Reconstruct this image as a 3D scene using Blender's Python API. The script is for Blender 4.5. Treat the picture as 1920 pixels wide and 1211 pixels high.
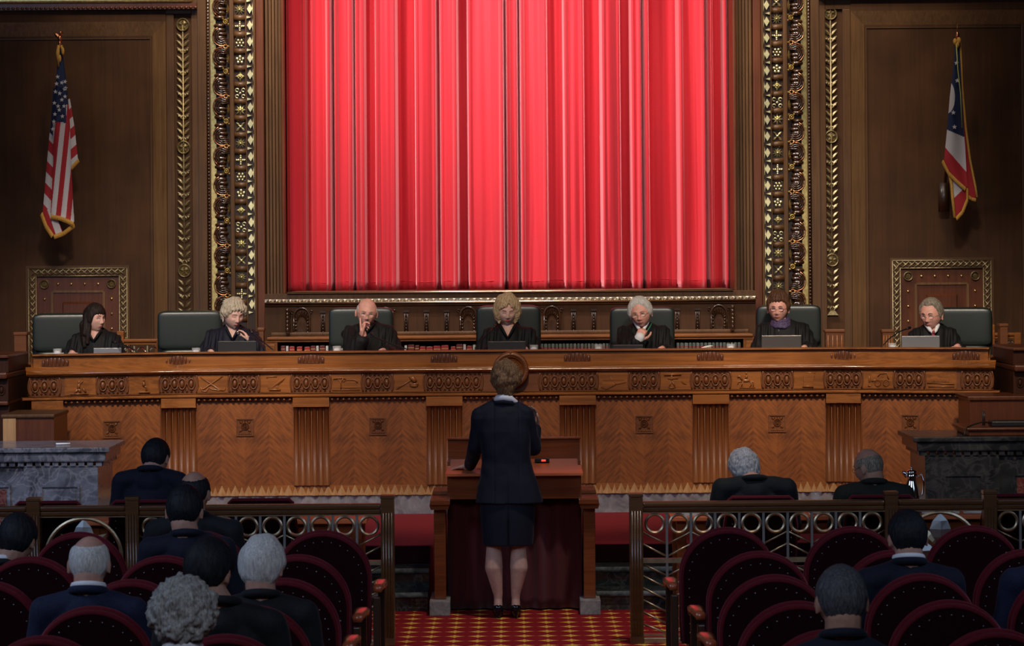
import bpy, bmesh, math, random
import numpy as np
from mathutils import Vector, Matrix, Euler, noise
for o in list(bpy.data.objects): bpy.data.objects.remove(o)
SC = bpy.context.scene; COL = SC.collection
PI = math.pi; R = math.radians
# ------------------------------------------------------------ camera
F = 5200.0; U0, V0 = 956.0, 480.0; EYE = 2.4; TILT = 0.0074
cam = bpy.data.cameras.new('camera'); co_ = bpy.data.objects.new('camera', cam); COL.objects.link(co_)
cam.sensor_width = 36; cam.lens = 36*F/1920
cam.shift_x = (960-U0)/1920; cam.shift_y = (V0-605.5)/1920
co_.matrix_world = Matrix.Translation((0, 0, EYE)) @ Matrix.Rotation(PI/2, 4, 'X') @ Matrix.Rotation(-TILT, 4, 'Z')
cam.clip_end = 200; cam.dof.use_dof = True; cam.dof.focus_distance = 21.5; cam.dof.aperture_fstop = 10
SC.camera = co_
def P(u, v, D):
    a = u-U0; b = V0-v; c, s = math.cos(TILT), math.sin(TILT)
    return Vector(((a*c+b*s)*D/F, D, EYE+(-a*s+b*c)*D/F))
# ------------------------------------------------------------ world, exposure, lights
W = bpy.data.worlds.new('world'); SC.world = W; W.use_nodes = True
W.node_tree.nodes['Background'].inputs[0].default_value = (0.6, 0.62, 0.75, 1); W.node_tree.nodes['Background'].inputs[1].default_value = 0.012
vs = SC.view_settings; vs.view_transform = 'Standard'; vs.look = 'None'; vs.exposure = 0.0; vs.gamma = 1; vs.use_curve_mapping = False
def area(name, loc, target, sx, sy, power, col, spread=180):
    l = bpy.data.lights.new(name, 'AREA'); l.shape = 'RECTANGLE'; l.size = sx; l.size_y = sy; l.energy = power; l.color = col; l.spread = R(spread)
    o = bpy.data.objects.new(name, l); COL.objects.link(o); o.location = loc
    o.rotation_euler = (Vector(target)-Vector(loc)).to_track_quat('-Z', 'Y').to_euler(); return o
def spot(name, loc, target, power, col, ang, blend=.6, size=.12):
    l = bpy.data.lights.new(name, 'SPOT'); l.energy = power; l.color = col; l.spot_size = R(ang); l.spot_blend = blend; l.shadow_soft_size = size
    o = bpy.data.objects.new(name, l); COL.objects.link(o); o.location = loc
    o.rotation_euler = (Vector(target)-Vector(loc)).to_track_quat('-Z', 'Y').to_euler(); return o
WARM = (1.0, .80, .58); NEUT = (1.0, .9, .78); COOL = (.50, .66, 1.0)
for x, tx, p in ((-2.55, -.9, 1.0), (-2.0, .7, 1.0), (-.6, 1.9, .9)):
    spot('curtain_spotlight', (x, 22.7, 7.6), (tx, 26.0, 3.0), 1150*p, (1, .93, .88), 50, .9, .10)
area('curtain_fill', (0.6, 21.6, 8.9), (0, 26, 3.2), 4.0, .4, 70, (1, .92, .88), 60)  # added soft fill that lifts the dark gaps between pleats
for x in (-3.4, 0, 3.4):
    spot('bench_spotlight', (x*.8, 14.0, 7.4), (x, 22.0, 1.30), 1700, WARM, 30, .8, .25)
for x in (-2.5, 2.5):
    spot('judge_spotlight', (x*.9, 15.5, 6.4), (x*1.1, 23.0, 1.95), 1150, NEUT, 30, .8, .25)
for x in (-1, 1):
    spot('pillar_spotlight', (x*2.3, 20.5, 8.6), (x*2.75, 25.0, 4.3), 800, (1, .84, .6), 30, .9, .2)
    spot('panel_spotlight', (x*3.4, 20.0, 8.3), (x*4.0, 25.0, 3.2), 120, (1, .78, .5), 44, .9, .3)
area('daylight_and_fill', (-7.4, 10.5, 5.4), (-1.8, 15.0, .8), 2.6, 3.4, 95, COOL, 120)
area('daylight_and_fill', (-7.4, 16.5, 5.0), (-4.2, 19.8, .7), 1.2, 2.0, 20, (.38, .55, 1.0), 60)
area('daylight_and_fill', (0, 2.0, 7.6), (0, 11.5, .9), 5, 2, 70, (.7, .8, 1.0), 90)  # added cool overhead fill for the backs of heads, no window here
area('daylight_and_fill', (7.2, 11.0, 5.2), (1.0, 15.5, .8), 3.0, 3.4, 26, COOL, 80)
spot('floor_spotlight', (1.5, 15.5, 8.4), (.4, 18.0, 0), 900, (1, .88, .8), 26, .9, .25)
# ------------------------------------------------------------ materials
def new_mat(n):
    m = bpy.data.materials.new(n); m.use_nodes = True; nt = m.node_tree
    return m, nt, nt.nodes['Principled BSDF']
def L(nt, a, b): nt.links.new(a, b)
def N(nt, t, **k):
    n = nt.nodes.new(t)
    for a, b in k.items(): setattr(n, a, b)
    return n
def plain(n, c, rough=.5, metal=0, spec=.5, noise_s=0, amt=.15, sheen=0, bump=0, **kw):
    m, nt, b = new_mat(n)
    b.inputs['Base Color'].default_value = (*c, 1); b.inputs['Roughness'].default_value = rough; b.inputs['Metallic'].default_value = metal
    b.inputs['Specular IOR Level'].default_value = spec
    for k, v in kw.items(): b.inputs[k.replace('_', ' ')].default_value = v
    if sheen: b.inputs['Sheen Weight'].default_value = sheen; b.inputs['Sheen Roughness'].default_value = .4
    if noise_s:
        tc = N(nt, 'ShaderNodeTexCoord'); nz = N(nt, 'ShaderNodeTexNoise'); nz.inputs['Scale'].default_value = noise_s; nz.inputs['Detail'].default_value = 4
        L(nt, tc.outputs['Object'], nz.inputs['Vector'])
        cr = N(nt, 'ShaderNodeValToRGB'); cr.color_ramp.elements[0].color = (*[x*(1-amt) for x in c], 1); cr.color_ramp.elements[1].color = (*[min(1, x*(1+amt)) for x in c], 1)
        cr.color_ramp.elements[0].position = .3; cr.color_ramp.elements[1].position = .7
        L(nt, nz.outputs[0], cr.inputs[0]); L(nt, cr.outputs[0], b.inputs['Base Color'])
        if bump:
            bp = N(nt, 'ShaderNodeBump'); bp.inputs['Strength'].default_value = bump; bp.inputs['Distance'].default_value = .01
            L(nt, nz.outputs[0], bp.inputs['Height']); L(nt, bp.outputs[0], b.inputs['Normal'])
    return m
def wood(n, c1, c2, axis='z', rough=.35, sc=1.0, coat=.2, blotch=.35, spec=.5):
    m, nt, b = new_mat(n); tc = N(nt, 'ShaderNodeTexCoord'); mp = N(nt, 'ShaderNodeMapping')
    s = {'x': (1.5, 40, 40), 'y': (40, 1.5, 40), 'z': (40, 40, 1.5)}[axis]
    mp.inputs['Scale'].default_value = [v*sc for v in s]
    L(nt, tc.outputs['Object'], mp.inputs[0])
    nz = N(nt, 'ShaderNodeTexNoise'); nz.inputs['Scale'].default_value = 1; nz.inputs['Detail'].default_value = 8; nz.inputs['Roughness'].default_value = .62; nz.inputs['Distortion'].default_value = .8
    L(nt, mp.outputs[0], nz.inputs['Vector'])
    n2 = N(nt, 'ShaderNodeTexNoise'); n2.inputs['Scale'].default_value = 2.2; n2.inputs['Detail'].default_value = 3; L(nt, tc.outputs['Object'], n2.inputs['Vector'])
    mx = N(nt, 'ShaderNodeMix'); mx.inputs[0].default_value = blotch; L(nt, nz.outputs[0], mx.inputs[2]); L(nt, n2.outputs[0], mx.inputs[3])
    cr = N(nt, 'ShaderNodeValToRGB'); cr.color_ramp.elements[0].color = (*c1, 1); cr.color_ramp.elements[1].color = (*c2, 1)
    cr.color_ramp.elements[0].position = .36; cr.color_ramp.elements[1].position = .64
    L(nt, mx.outputs[0], cr.inputs[0]); L(nt, cr.outputs[0], b.inputs['Base Color'])
    b.inputs['Roughness'].default_value = rough; b.inputs['Specular IOR Level'].default_value = spec; b.inputs['Coat Weight'].default_value = coat; b.inputs['Coat Roughness'].default_value = .2
    bp = N(nt, 'ShaderNodeBump'); bp.inputs['Strength'].default_value = .08; bp.inputs['Distance'].default_value = .003; L(nt, nz.outputs[0], bp.inputs['Height']); L(nt, bp.outputs[0], b.inputs['Normal'])
    return m
def math_(nt, op, a, b=None, c=None):
    n = N(nt, 'ShaderNodeMath', operation=op)
    for i, v in enumerate((a, b, c)):
        if v is None: continue
        if isinstance(v, (int, float)): n.inputs[i].default_value = v
        else: L(nt, v, n.inputs[i])
    return n.outputs[0]
def chevron(n, ca, cb):
    m, nt, b = new_mat(n); tc = N(nt, 'ShaderNodeTexCoord'); sp = N(nt, 'ShaderNodeSeparateXYZ'); L(nt, tc.outputs['Generated'], sp.inputs[0])
    x = math_(nt, 'MULTIPLY', sp.outputs[0], 4.0); z = math_(nt, 'MULTIPLY', sp.outputs[2], 3.4)
    pp = math_(nt, 'PINGPONG', x, 1.0)
    across = math_(nt, 'SUBTRACT', z, pp); along = math_(nt, 'ADD', z, pp)
    cb_ = N(nt, 'ShaderNodeCombineXYZ'); L(nt, math_(nt, 'MULTIPLY', across, 5.0), cb_.inputs[0]); L(nt, math_(nt, 'MULTIPLY', along, .7), cb_.inputs[1])
    strip = math_(nt, 'FLOOR', x); L(nt, math_(nt, 'MULTIPLY', math_(nt, 'FLOOR', math_(nt, 'MULTIPLY', sp.outputs[0], 2.0)), 0.0), cb_.inputs[2])
    nz = N(nt, 'ShaderNodeTexNoise'); nz.inputs['Scale'].default_value = 1.6; nz.inputs['Detail'].default_value = 6; nz.inputs['Roughness'].default_value = .62; L(nt, cb_.outputs[0], nz.inputs['Vector'])
    par = math_(nt, 'MODULO', strip, 2.0)
    v = math_(nt, 'ADD', nz.outputs[0], math_(nt, 'MULTIPLY', math_(nt, 'SUBTRACT', par, .5), .07))  # grain reflection put into the colour: alternate strips lighter and darker
    cr = N(nt, 'ShaderNodeValToRGB'); cr.color_ramp.elements[0].color = (*ca, 1); cr.color_ramp.elements[1].color = (*cb, 1)
    cr.color_ramp.elements[0].position = .34; cr.color_ramp.elements[1].position = .66
    L(nt, v, cr.inputs[0]); L(nt, cr.outputs[0], b.inputs['Base Color']); b.inputs['Roughness'].default_value = .42; b.inputs['Coat Weight'].default_value = .15
    return m
def marble(n, c1, c2, vein, sc=3.0, rough=.2):
    m, nt, b = new_mat(n); tc = N(nt, 'ShaderNodeTexCoord')
    nz = N(nt, 'ShaderNodeTexNoise'); nz.inputs['Scale'].default_value = sc; nz.inputs['Detail'].default_value = 8; nz.inputs['Distortion'].default_value = 1.6; L(nt, tc.outputs['Object'], nz.inputs['Vector'])
    cr = N(nt, 'ShaderNodeValToRGB'); e = cr.color_ramp.elements; e[0].position = .3; e[0].color = (*c1, 1); e[1].position = .7; e[1].color = (*c2, 1)
    L(nt, nz.outputs[0], cr.inputs[0])
    n2 = N(nt, 'ShaderNodeTexNoise'); n2.inputs['Scale'].default_value = sc*1.7; n2.inputs['Detail'].default_value = 7; n2.inputs['Distortion'].default_value = 1.2; L(nt, tc.outputs['Object'], n2.inputs['Vector'])
    d = math_(nt, 'ABSOLUTE', math_(nt, 'SUBTRACT', n2.outputs[0], .5)); vv = math_(nt, 'SUBTRACT', 1.0, math_(nt, 'MULTIPLY', d, 16.0)); vv = math_(nt, 'MAXIMUM', vv, 0.0)
    mx = N(nt, 'ShaderNodeMix', data_type='RGBA'); L(nt, math_(nt, 'MULTIPLY', vv, .25), mx.inputs[0]); L(nt, cr.outputs[0], mx.inputs[6]); mx.inputs[7].default_value = (*vein, 1)
    L(nt, mx.outputs[2], b.inputs['Base Color']); b.inputs['Roughness'].default_value = rough; return m
def hair_mat(n, c1, c2, sc=60, rough=.6):
    m, nt, b = new_mat(n); tc = N(nt, 'ShaderNodeTexCoord'); mp = N(nt, 'ShaderNodeMapping'); mp.inputs['Scale'].default_value = (sc*3, sc*3, sc*.5); L(nt, tc.outputs['Object'], mp.inputs[0])
    nz = N(nt, 'ShaderNodeTexNoise'); nz.inputs['Scale'].default_value = 1; nz.inputs['Detail'].default_value = 3; nz.inputs['Distortion'].default_value = .8; L(nt, mp.outputs[0], nz.inputs['Vector'])
    cr = N(nt, 'ShaderNodeValToRGB'); e = cr.color_ramp.elements; e[0].position = .35; e[0].color = (*c1, 1); e[1].position = .65; e[1].color = (*c2, 1)
    L(nt, nz.outputs[0], cr.inputs[0]); L(nt, cr.outputs[0], b.inputs['Base Color']); b.inputs['Roughness'].default_value = rough; b.inputs['Specular IOR Level'].default_value = .22
    bp = N(nt, 'ShaderNodeBump'); bp.inputs['Strength'].default_value = .5; bp.inputs['Distance'].default_value = .004; L(nt, nz.outputs[0], bp.inputs['Height']); L(nt, bp.outputs[0], b.inputs['Normal'])
    return m
def carpet_mat():
    m, nt, b = new_mat('patterned carpet'); tc = N(nt, 'ShaderNodeTexCoord'); sp = N(nt, 'ShaderNodeSeparateXYZ'); L(nt, tc.outputs['Object'], sp.inputs[0])
    def cell(v, p, off=0.0): return math_(nt, 'SUBTRACT', math_(nt, 'FRACT', math_(nt, 'ADD', math_(nt, 'DIVIDE', v, p), off+100.0)), .5)
    x = math_(nt, 'ABSOLUTE', cell(sp.outputs[0], .147)); y = math_(nt, 'ABSOLUTE', cell(sp.outputs[1], .215))
    d = math_(nt, 'ADD', math_(nt, 'POWER', math_(nt, 'MULTIPLY', x, 2.0), .6), math_(nt, 'POWER', math_(nt, 'MULTIPLY', y, 2.7), .6))
    s = math_(nt, 'LESS_THAN', d, 1.0)
    r2 = math_(nt, 'ADD', math_(nt, 'POWER', math_(nt, 'MULTIPLY', x, 8.0), 2.0), math_(nt, 'POWER', math_(nt, 'MULTIPLY', y, 5.0), 2.0)); ring = math_(nt, 'LESS_THAN', math_(nt, 'ABSOLUTE', math_(nt, 'SUBTRACT', r2, .7)), .18)
    nz = N(nt, 'ShaderNodeTexNoise'); nz.inputs['Scale'].default_value = 220; L(nt, tc.outputs['Object'], nz.inputs['Vector'])
    cr = N(nt, 'ShaderNodeValToRGB'); cr.color_ramp.elements[0].color = (.14, .006, .008, 1); cr.color_ramp.elements[1].color = (.36, .016, .022, 1); L(nt, nz.outputs[0], cr.inputs[0])
    mx = N(nt, 'ShaderNodeMix', data_type='RGBA'); L(nt, s, mx.inputs[0]); L(nt, cr.outputs[0], mx.inputs[6]); mx.inputs[7].default_value = (.80, .44, .07, 1)
    m2 = N(nt, 'ShaderNodeMix', data_type='RGBA'); L(nt, math_(nt, 'MULTIPLY', ring, .7), m2.inputs[0]); L(nt, mx.outputs[2], m2.inputs[6]); m2.inputs[7].default_value = (.12, .02, .01, 1)
    L(nt, m2.outputs[2], b.inputs['Base Color']); b.inputs['Roughness'].default_value = .95; b.inputs['Specular IOR Level'].default_value = .1
    return m
def skin_mat(n, c):
    return plain(n, c, .5, noise_s=35, amt=.10, spec=.35, Subsurface_Weight=.12, Subsurface_Scale=.02)
M = {}
M['panel'] = wood('walnut panel', (.042, .0165, .006), (.082, .034, .012), 'z', .6, coat=0, sc=.6, blotch=.6, spec=.2)
M['panel_x'] = wood('walnut rail', (.070, .030, .012), (.13, .058, .022), 'x', .35)
M['stile'] = wood('walnut stile', (.062, .027, .010), (.118, .055, .020), 'z', .45, coat=.05, spec=.3)
M['bevel'] = wood('polished bevel', (.12, .062, .028), (.22, .12, .055), 'z', .25, coat=.5)
M['redwood'] = wood('mahogany', (.075, .018, .006), (.135, .038, .012), 'z', .35)
M['dark'] = wood('dark walnut', (.020, .008, .003), (.045, .018, .008), 'z', .4)
M['carved'] = wood('dark carved wood', (.026, .010, .004), (.06, .024, .009), 'z', .25, coat=.7)
M['bench'] = wood('bench oak', (.140, .042, .008), (.37, .128, .027), 'x', .32, coat=.35)
M['bench_cap'] = wood('bench polished cap', (.15, .045, .01), (.36, .125, .03), 'x', .15, coat=1.0)
M['nosing'] = marble('polished nosing with painted highlight', (.06, .07, .065), (.22, .24, .22), (.4, .42, .4), 6, .08)  # edge highlight put into the colour: paler than the step marble
M['bench_z'] = wood('bench oak upright', (.13, .037, .008), (.25, .080, .018), 'z', .5, coat=.08)
M['bench_d'] = wood('bench carved ground', (.105, .030, .007), (.21, .066, .015), 'x', .42, coat=.12)
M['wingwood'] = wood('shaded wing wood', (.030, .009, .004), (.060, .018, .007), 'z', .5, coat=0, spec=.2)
M['bench_l'] = wood('bench pale fillets', (.36, .19, .075), (.55, .32, .14), 'z', .4)
M['chev'] = chevron('chevron veneer', (.125, .034, .006), (.30, .090, .016))
M['carvedbench'] = wood('dark carved oak', (.075, .021, .006), (.15, .044, .012), 'z', .38, coat=.2)
M['lect'] = wood('lectern mahogany', (.13, .030, .008), (.24, .062, .016), 'x', .22, coat=.8)
M['lecttop'] = wood('lectern leather top', (.42, .085, .025), (.62, .16, .05), 'x', .4, coat=.15)
M['rail'] = wood('rail oak', (.065, .027, .009), (.13, .056, .020), 'x', .28, coat=.6)
M['armw'] = wood('armrest cherry', (.34, .075, .030), (.50, .13, .055), 'y', .25, coat=.7)
M['gold'] = plain('gilding', (.95, .66, .26), .34, 1, noise_s=50, amt=.25)
M['goldpale'] = plain('pale gilding', (1.0, .84, .48), .45, 1, noise_s=50, amt=.15)
M['copper'] = plain('copper gilding', (.85, .36, .18), .3, 1)
M['brassold'] = plain('antique gilding', (.42, .34, .19), .55, 1, noise_s=60, amt=.3)
M['brass'] = plain('brass', (.50, .40, .25), .4, 1, noise_s=20, amt=.2)
M['steel'] = plain('nickel', (.42, .44, .43), .4, 1)
M['bright'] = plain('polished silver', (.9, .88, .82), .12, 1)
M['silvergilt'] = plain('silver leaf moulding', (.95, .80, .60), .3, 1)
M['red'] = plain('red velvet curtain', (.52, .010, .022), .75, noise_s=260, amt=.12, Sheen_Weight=.85, Sheen_Roughness=.38, Sheen_Tint=(1, .34, .37, 1))
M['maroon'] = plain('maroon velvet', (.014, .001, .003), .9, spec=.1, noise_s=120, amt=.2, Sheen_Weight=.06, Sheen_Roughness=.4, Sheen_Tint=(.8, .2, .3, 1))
M['velvet'] = plain('velvet piping', (.095, .004, .009), .85, spec=.2, noise_s=120, amt=.2, Sheen_Weight=.5, Sheen_Roughness=.4, Sheen_Tint=(1, .3, .4, 1))
M['drape'] = plain('dark red drape', (.085, .004, .006), .85, noise_s=90, amt=.2, Sheen_Weight=.2)
M['carpet'] = carpet_mat(); M['redcarpet'] = plain('plain red carpet', (.30, .008, .014), .95, noise_s=300, amt=.3)
M['blackmarble'] = marble('dark green marble', (.010, .014, .013), (.04, .048, .045), (.20, .22, .20), 5, .07)
M['greymarble'] = marble('blue grey marble', (.045, .052, .066), (.19, .21, .25), (.50, .5, .55), 5, .22)
M['basemarble'] = marble('pale grey marble', (.13, .13, .14), (.32, .32, .33), (.22, .12, .13), 7, .3)
M['redmarble'] = marble('red marble', (.09, .022, .016), (.22, .06, .045), (.5, .3, .28), 7, .2)
M['nail'] = plain('dull nail brass', (.30, .30, .30), .45, 1)
M['stone'] = marble('grey stone', (.14, .13, .12), (.34, .32, .29), (.4, .38, .35), 12, .5)
M['leather'] = plain('black green leather', (.016, .023, .020), .36, spec=.6, noise_s=150, amt=.2, bump=.03)
M['black'] = plain('black plastic', (.012, .012, .013), .4); M['screen'] = plain('laptop silver', (.42, .43, .45), .3, .8)
M['greylid'] = plain('laptop grey', (.16, .15, .14), .28, .7)
M['robe'] = plain('black robe', (.0045, .0045, .005), .7, spec=.3, noise_s=200, amt=.3, sheen=.02)
M['robe_navy'] = plain('blue black robe', (.0055, .006, .014), .7, spec=.3, noise_s=200, amt=.3, sheen=.03)
M['white'] = plain('white cotton', (.80, .80, .82), .7); M['paper'] = plain('paper', (.78, .76, .70), .8)
M['plaster'] = plain('plaster', (.30, .24, .17), .9, noise_s=4)
m, nt, b = new_mat('clear glass'); b.inputs['Base Color'].default_value = (.9, .92, .92, 1); b.inputs['Alpha'].default_value = .16; b.inputs['Roughness'].default_value = .05; M['glass'] = m
m, nt, b = new_mat('spectacle lens'); b.inputs['Base Color'].default_value = (.95, .95, .95, 1); b.inputs['Alpha'].default_value = .02; b.inputs['Roughness'].default_value = .03; b.inputs['Specular IOR Level'].default_value = .2; M['lens'] = m
# ------------------------------------------------------------ mesh builder
class MB:
    def __init__(s): s.v = []; s.f = []; s.m = []; s.sm = []
    def add(s, vs, fs, mi=0, smooth=True, T=None):
        b0 = len(s.v)
        s.v += [tuple(T @ Vector(v)) if T is not None else tuple(v) for v in vs]
        s.f += [tuple(i+b0 for i in f) for f in fs]; s.m += [mi]*len(fs); s.sm += [smooth]*len(fs)
        return s
    def box(s, x0, x1, y0, y1, z0, z1, mi=0, T=None, bev=0):
        if x0 > x1: x0, x1 = x1, x0
        if y0 > y1: y0, y1 = y1, y0
        if z0 > z1: z0, z1 = z1, z0
        if len(s.f): e_ = (len(s.f)*7 % 11+1)*3e-5; x0 += e_; x1 -= e_; y0 += e_; z0 += e_; z1 -= e_
        if bev > 0:
            bev = min(bev, (x1-x0)*.45, (y1-y0)*.45, (z1-z0)*.45)
            bm = bmesh.new(); bmesh.ops.create_cube(bm, size=1)
            for v in bm.verts: v.co = Vector(((x0+x1)/2+v.co.x*(x1-x0), (y0+y1)/2+v.co.y*(y1-y0), (z0+z1)/2+v.co.z*(z1-z0)))
            bmesh.ops.bevel(bm, geom=list(bm.edges)+list(bm.verts), offset=bev, segments=2, affect='EDGES', profile=.5)
            bm.verts.index_update(); s.add([v.co[:] for v in bm.verts], [[v.index for v in f.verts] for f in bm.faces], mi, False, T); bm.free(); return s
        V = [(x0, y0, z0), (x1, y0, z0), (x1, y1, z0), (x0, y1, z0), (x0, y0, z1), (x1, y0, z1), (x1, y1, z1), (x0, y1, z1)]
        return s.add(V, [(0, 3, 2, 1), (4, 5, 6, 7), (0, 1, 5, 4), (1, 2, 6, 5), (2, 3, 7, 6), (3, 0, 4, 7)], mi, False, T)
    def hexa(s, V, mi=0):
        return s.add(V, [(0, 3, 2, 1), (4, 5, 6, 7), (0, 1, 5, 4), (1, 2, 6, 5), (2, 3, 7, 6), (3, 0, 4, 7)], mi, False)
    def ell(s, c, r, nu=12, nv=8, mi=0, T=None, e=1.0, flat=False):
        if isinstance(r, (int, float)): r = (r, r, r)
        def sp(t): return math.copysign(abs(t)**e, t)
        V = [(c[0], c[1], c[2]-r[2])]
        for j in range(1, nv):
            th = -PI/2+PI*j/nv; cz = sp(math.cos(th)); z = c[2]+r[2]*sp(math.sin(th))
            for i in range(nu):
                a = 2*PI*i/nu; V.append((c[0]+r[0]*cz*sp(math.cos(a)), c[1]+r[1]*cz*sp(math.sin(a)), z))
        V.append((c[0], c[1], c[2]+r[2])); Fc = []
        for i in range(nu): Fc.append((0, 1+(i+1) % nu, 1+i)); Fc.append((len(V)-1, 1+(nv-2)*nu+i, 1+(nv-2)*nu+(i+1) % nu))
        for j in range(nv-2):
            for i in range(nu):
                a = 1+j*nu+i; b2 = 1+j*nu+(i+1) % nu; Fc.append((a, b2, b2+nu, a+nu))
        return s.add(V, Fc, mi, not flat, T)
    def tube(s, pts, r, n=8, mi=0, closed=False, T=None, flat=None):
        pts = [Vector(p) for p in pts]; k = len(pts); rr = r if isinstance(r, (list, tuple)) else [r]*k; V = []; prev = None
        for i, p in enumerate(pts):
            if closed: t = pts[(i+1) % k]-pts[i-1]
            else: t = pts[min(i+1, k-1)]-pts[max(i-1, 0)]
            t.normalize()
            if prev is None:
                up = Vector((0, 0, 1)) if abs(t.z) < .9 else Vector((0, 1, 0)); a = t.cross(up).normalized()
            else:
                a = prev-t*prev.dot(t)
                a = a.normalized() if a.length > 1e-6 else t.orthogonal().normalized()
            prev = a; b2 = t.cross(a)
            for q in range(n):
                an = 2*PI*q/n; V.append(p+a*math.cos(an)*rr[i]+b2*math.sin(an)*rr[i])
        Fc = []; m_ = k if closed else k-1
        for i in range(m_):
            for q in range(n):
                a1 = i*n+q; a2 = i*n+(q+1) % n; b1 = ((i+1) % k)*n+q; b3 = ((i+1) % k)*n+(q+1) % n; Fc.append((a1, a2, b3, b1))
        if not closed: Fc.append(tuple(range(n-1, -1, -1))); Fc.append(tuple((k-1)*n+q for q in range(n)))
        return s.add(V, Fc, mi, True, T)
    def cap(s, p0, p1, r0, r1, n=12):     # capsule with two radii, for fused bodies
        p0 = Vector(p0); p1 = Vector(p1); s.ell(p0, r0, n, 8); s.ell(p1, r1, n, 8); s.tube([p0, p1], [r0, r1], n); return s
    def cyl(s, c, r, h, n=20, mi=0, T=None, r2=None):
        return s.tube([(c[0], c[1], c[2]), (c[0], c[1], c[2]+h)], [r, r if r2 is None else r2], n, mi, False, T)
    def lathe(s, prof, n=24, mi=0, T=None):
        V = []; Fc = []; k = len(prof)
        for (r, z) in prof:
            for i in range(n): V.append((max(r, 1e-4)*math.cos(2*PI*i/n), max(r, 1e-4)*math.sin(2*PI*i/n), z))
        for j in range(k-1):
            for i in range(n): Fc.append((j*n+i, j*n+(i+1) % n, (j+1)*n+(i+1) % n, (j+1)*n+i))
        return s.add(V, Fc, mi, True, T)
    def prism(s, poly, y0, y1, mi=0, T=None, smooth=False):   # poly in x,z ; extruded along y
        k = len(poly); V = [(p[0], y0, p[1]) for p in poly]+[(p[0], y1, p[1]) for p in poly]
        Fc = [tuple(range(k)), tuple(range(2*k-1, k-1, -1))]+[(i, i+k, (i+1) % k+k, (i+1) % k) for i in range(k)]
        return s.add(V, Fc, mi, smooth, T)
    def ring(s, c, r, w, d, n=28, mi=0, T=None):      # flat ring standing in the x z plane
        V = []; Fc = []
        for i in range(n):
            a = 2*PI*i/n; ca, sa = math.cos(a), math.sin(a)
            for (q, y) in ((r-w, -d*.5), (r-w*.5, -d), (r, -d*.5), (r, d), (r-w, d)): V.append((c[0]+q*ca, c[1]+y, c[2]+q*sa))
        for i in range(n):
            j = (i+1) % n
            for q in range(5): Fc.append((i*5+q, i*5+(q+1) % 5, j*5+(q+1) % 5, j*5+q))
        return s.add(V, Fc, mi, False, T)
    def leaf(s, a, b, w, t, mi=0, nrm=(0, -1, 0), T=None):    # pointed raised leaf from a to b
        a = Vector(a); b = Vector(b); n_ = Vector(nrm); d = b-a; x = d.cross(n_).normalized()*w; V = [a, b]
        for f_, ww, hh in ((.25, .8, .8), (.5, 1, 1), (.75, .7, .8)):
            c = a+d*f_; V += [c-x*ww, c+n_*t*hh, c+x*ww]
        Fc = [(0, 3, 2), (0, 4, 3), (2, 3, 6, 5), (3, 4, 7, 6), (5, 6, 9, 8), (6, 7, 10, 9), (8, 9, 1), (9, 10, 1), (0, 2, 5, 8, 1, 10, 7, 4)]
        return s.add(V, Fc, mi, False, T)
    def mesh(s, name, off=(0, 0, 0)):
        me = bpy.data.meshes.new(name); o = Vector(off)
        me.from_pydata([tuple(Vector(v)-o) for v in s.v], [], s.f); me.validate(); 
        if len(me.polygons) == len(s.f):
            me.polygons.foreach_set('material_index', s.m); me.polygons.foreach_set('use_smooth', s.sm)
        me.update(); return me
def root(name, loc, label, cat, group=None, kind=None, rz=0):
    o = bpy.data.objects.new(name, None); COL.objects.link(o); o.location = loc; o.rotation_euler.z = rz; o.empty_display_size = .1
    return tag(o, label, cat, group, kind)
def tag(o, label=None, cat=None, group=None, kind=None):
    if label: o['label'] = label
    if cat: o['category'] = cat
    if group: o['group'] = group
    if kind: o['kind'] = kind
    return o
def obj(name, mb, mats, parent=None, label=None, local=False, smooth_by=None, loc=None):
    """link a mesh as one object; with a parent its world coordinates are made relative to the parent"""
    if isinstance(mb, MB):
        off = (0, 0, 0)
        if parent is not None and not local: off = world_of(parent)
        if loc is not None: off = loc
        me = mb.mesh(name, off)
    else: me = mb
    for m_ in (mats if isinstance(mats, (list, tuple)) else [mats]): me.materials.append(M[m_] if isinstance(m_, str) else m_)
    o = bpy.data.objects.new(name, me); COL.objects.link(o)
    if parent is not None: o.parent = parent
    if loc is not None: o.location = loc
    if label: o['label'] = label
    return o
def world_of(p):
    v = Vector((0, 0, 0))
    while p is not None: v += p.location; p = p.parent
    return v
def struct(name, mb, mats, parent=None):
    o = obj(name, mb, mats, parent)
    if parent is None: o['kind'] = 'structure'
    return o
def copy_tree(o, parent=None):
    c = o.copy(); COL.objects.link(c)
    if parent is not None: c.parent = parent
    for ch in KIDS.get(o.name, [x for x in bpy.data.objects if x.parent == o]): copy_tree(ch, c)
    return c
KIDS = {}
def remesh(mb, voxel, iters=2, fac=.5):
    me = mb.mesh('tmp'); o = bpy.data.objects.new('tmp', me); COL.objects.link(o)
    md = o.modifiers.new('r', 'REMESH'); md.mode = 'VOXEL'; md.voxel_size = voxel; md.use_smooth_shade = True
    if iters: s_ = o.modifiers.new('s', 'SMOOTH'); s_.iterations = iters; s_.factor = fac
    dg = bpy.context.evaluated_depsgraph_get(); dg.update()
    me2 = bpy.data.meshes.new_from_object(o.evaluated_get(dg)); bpy.data.objects.remove(o); bpy.data.meshes.remove(me)
    return me2
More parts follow.
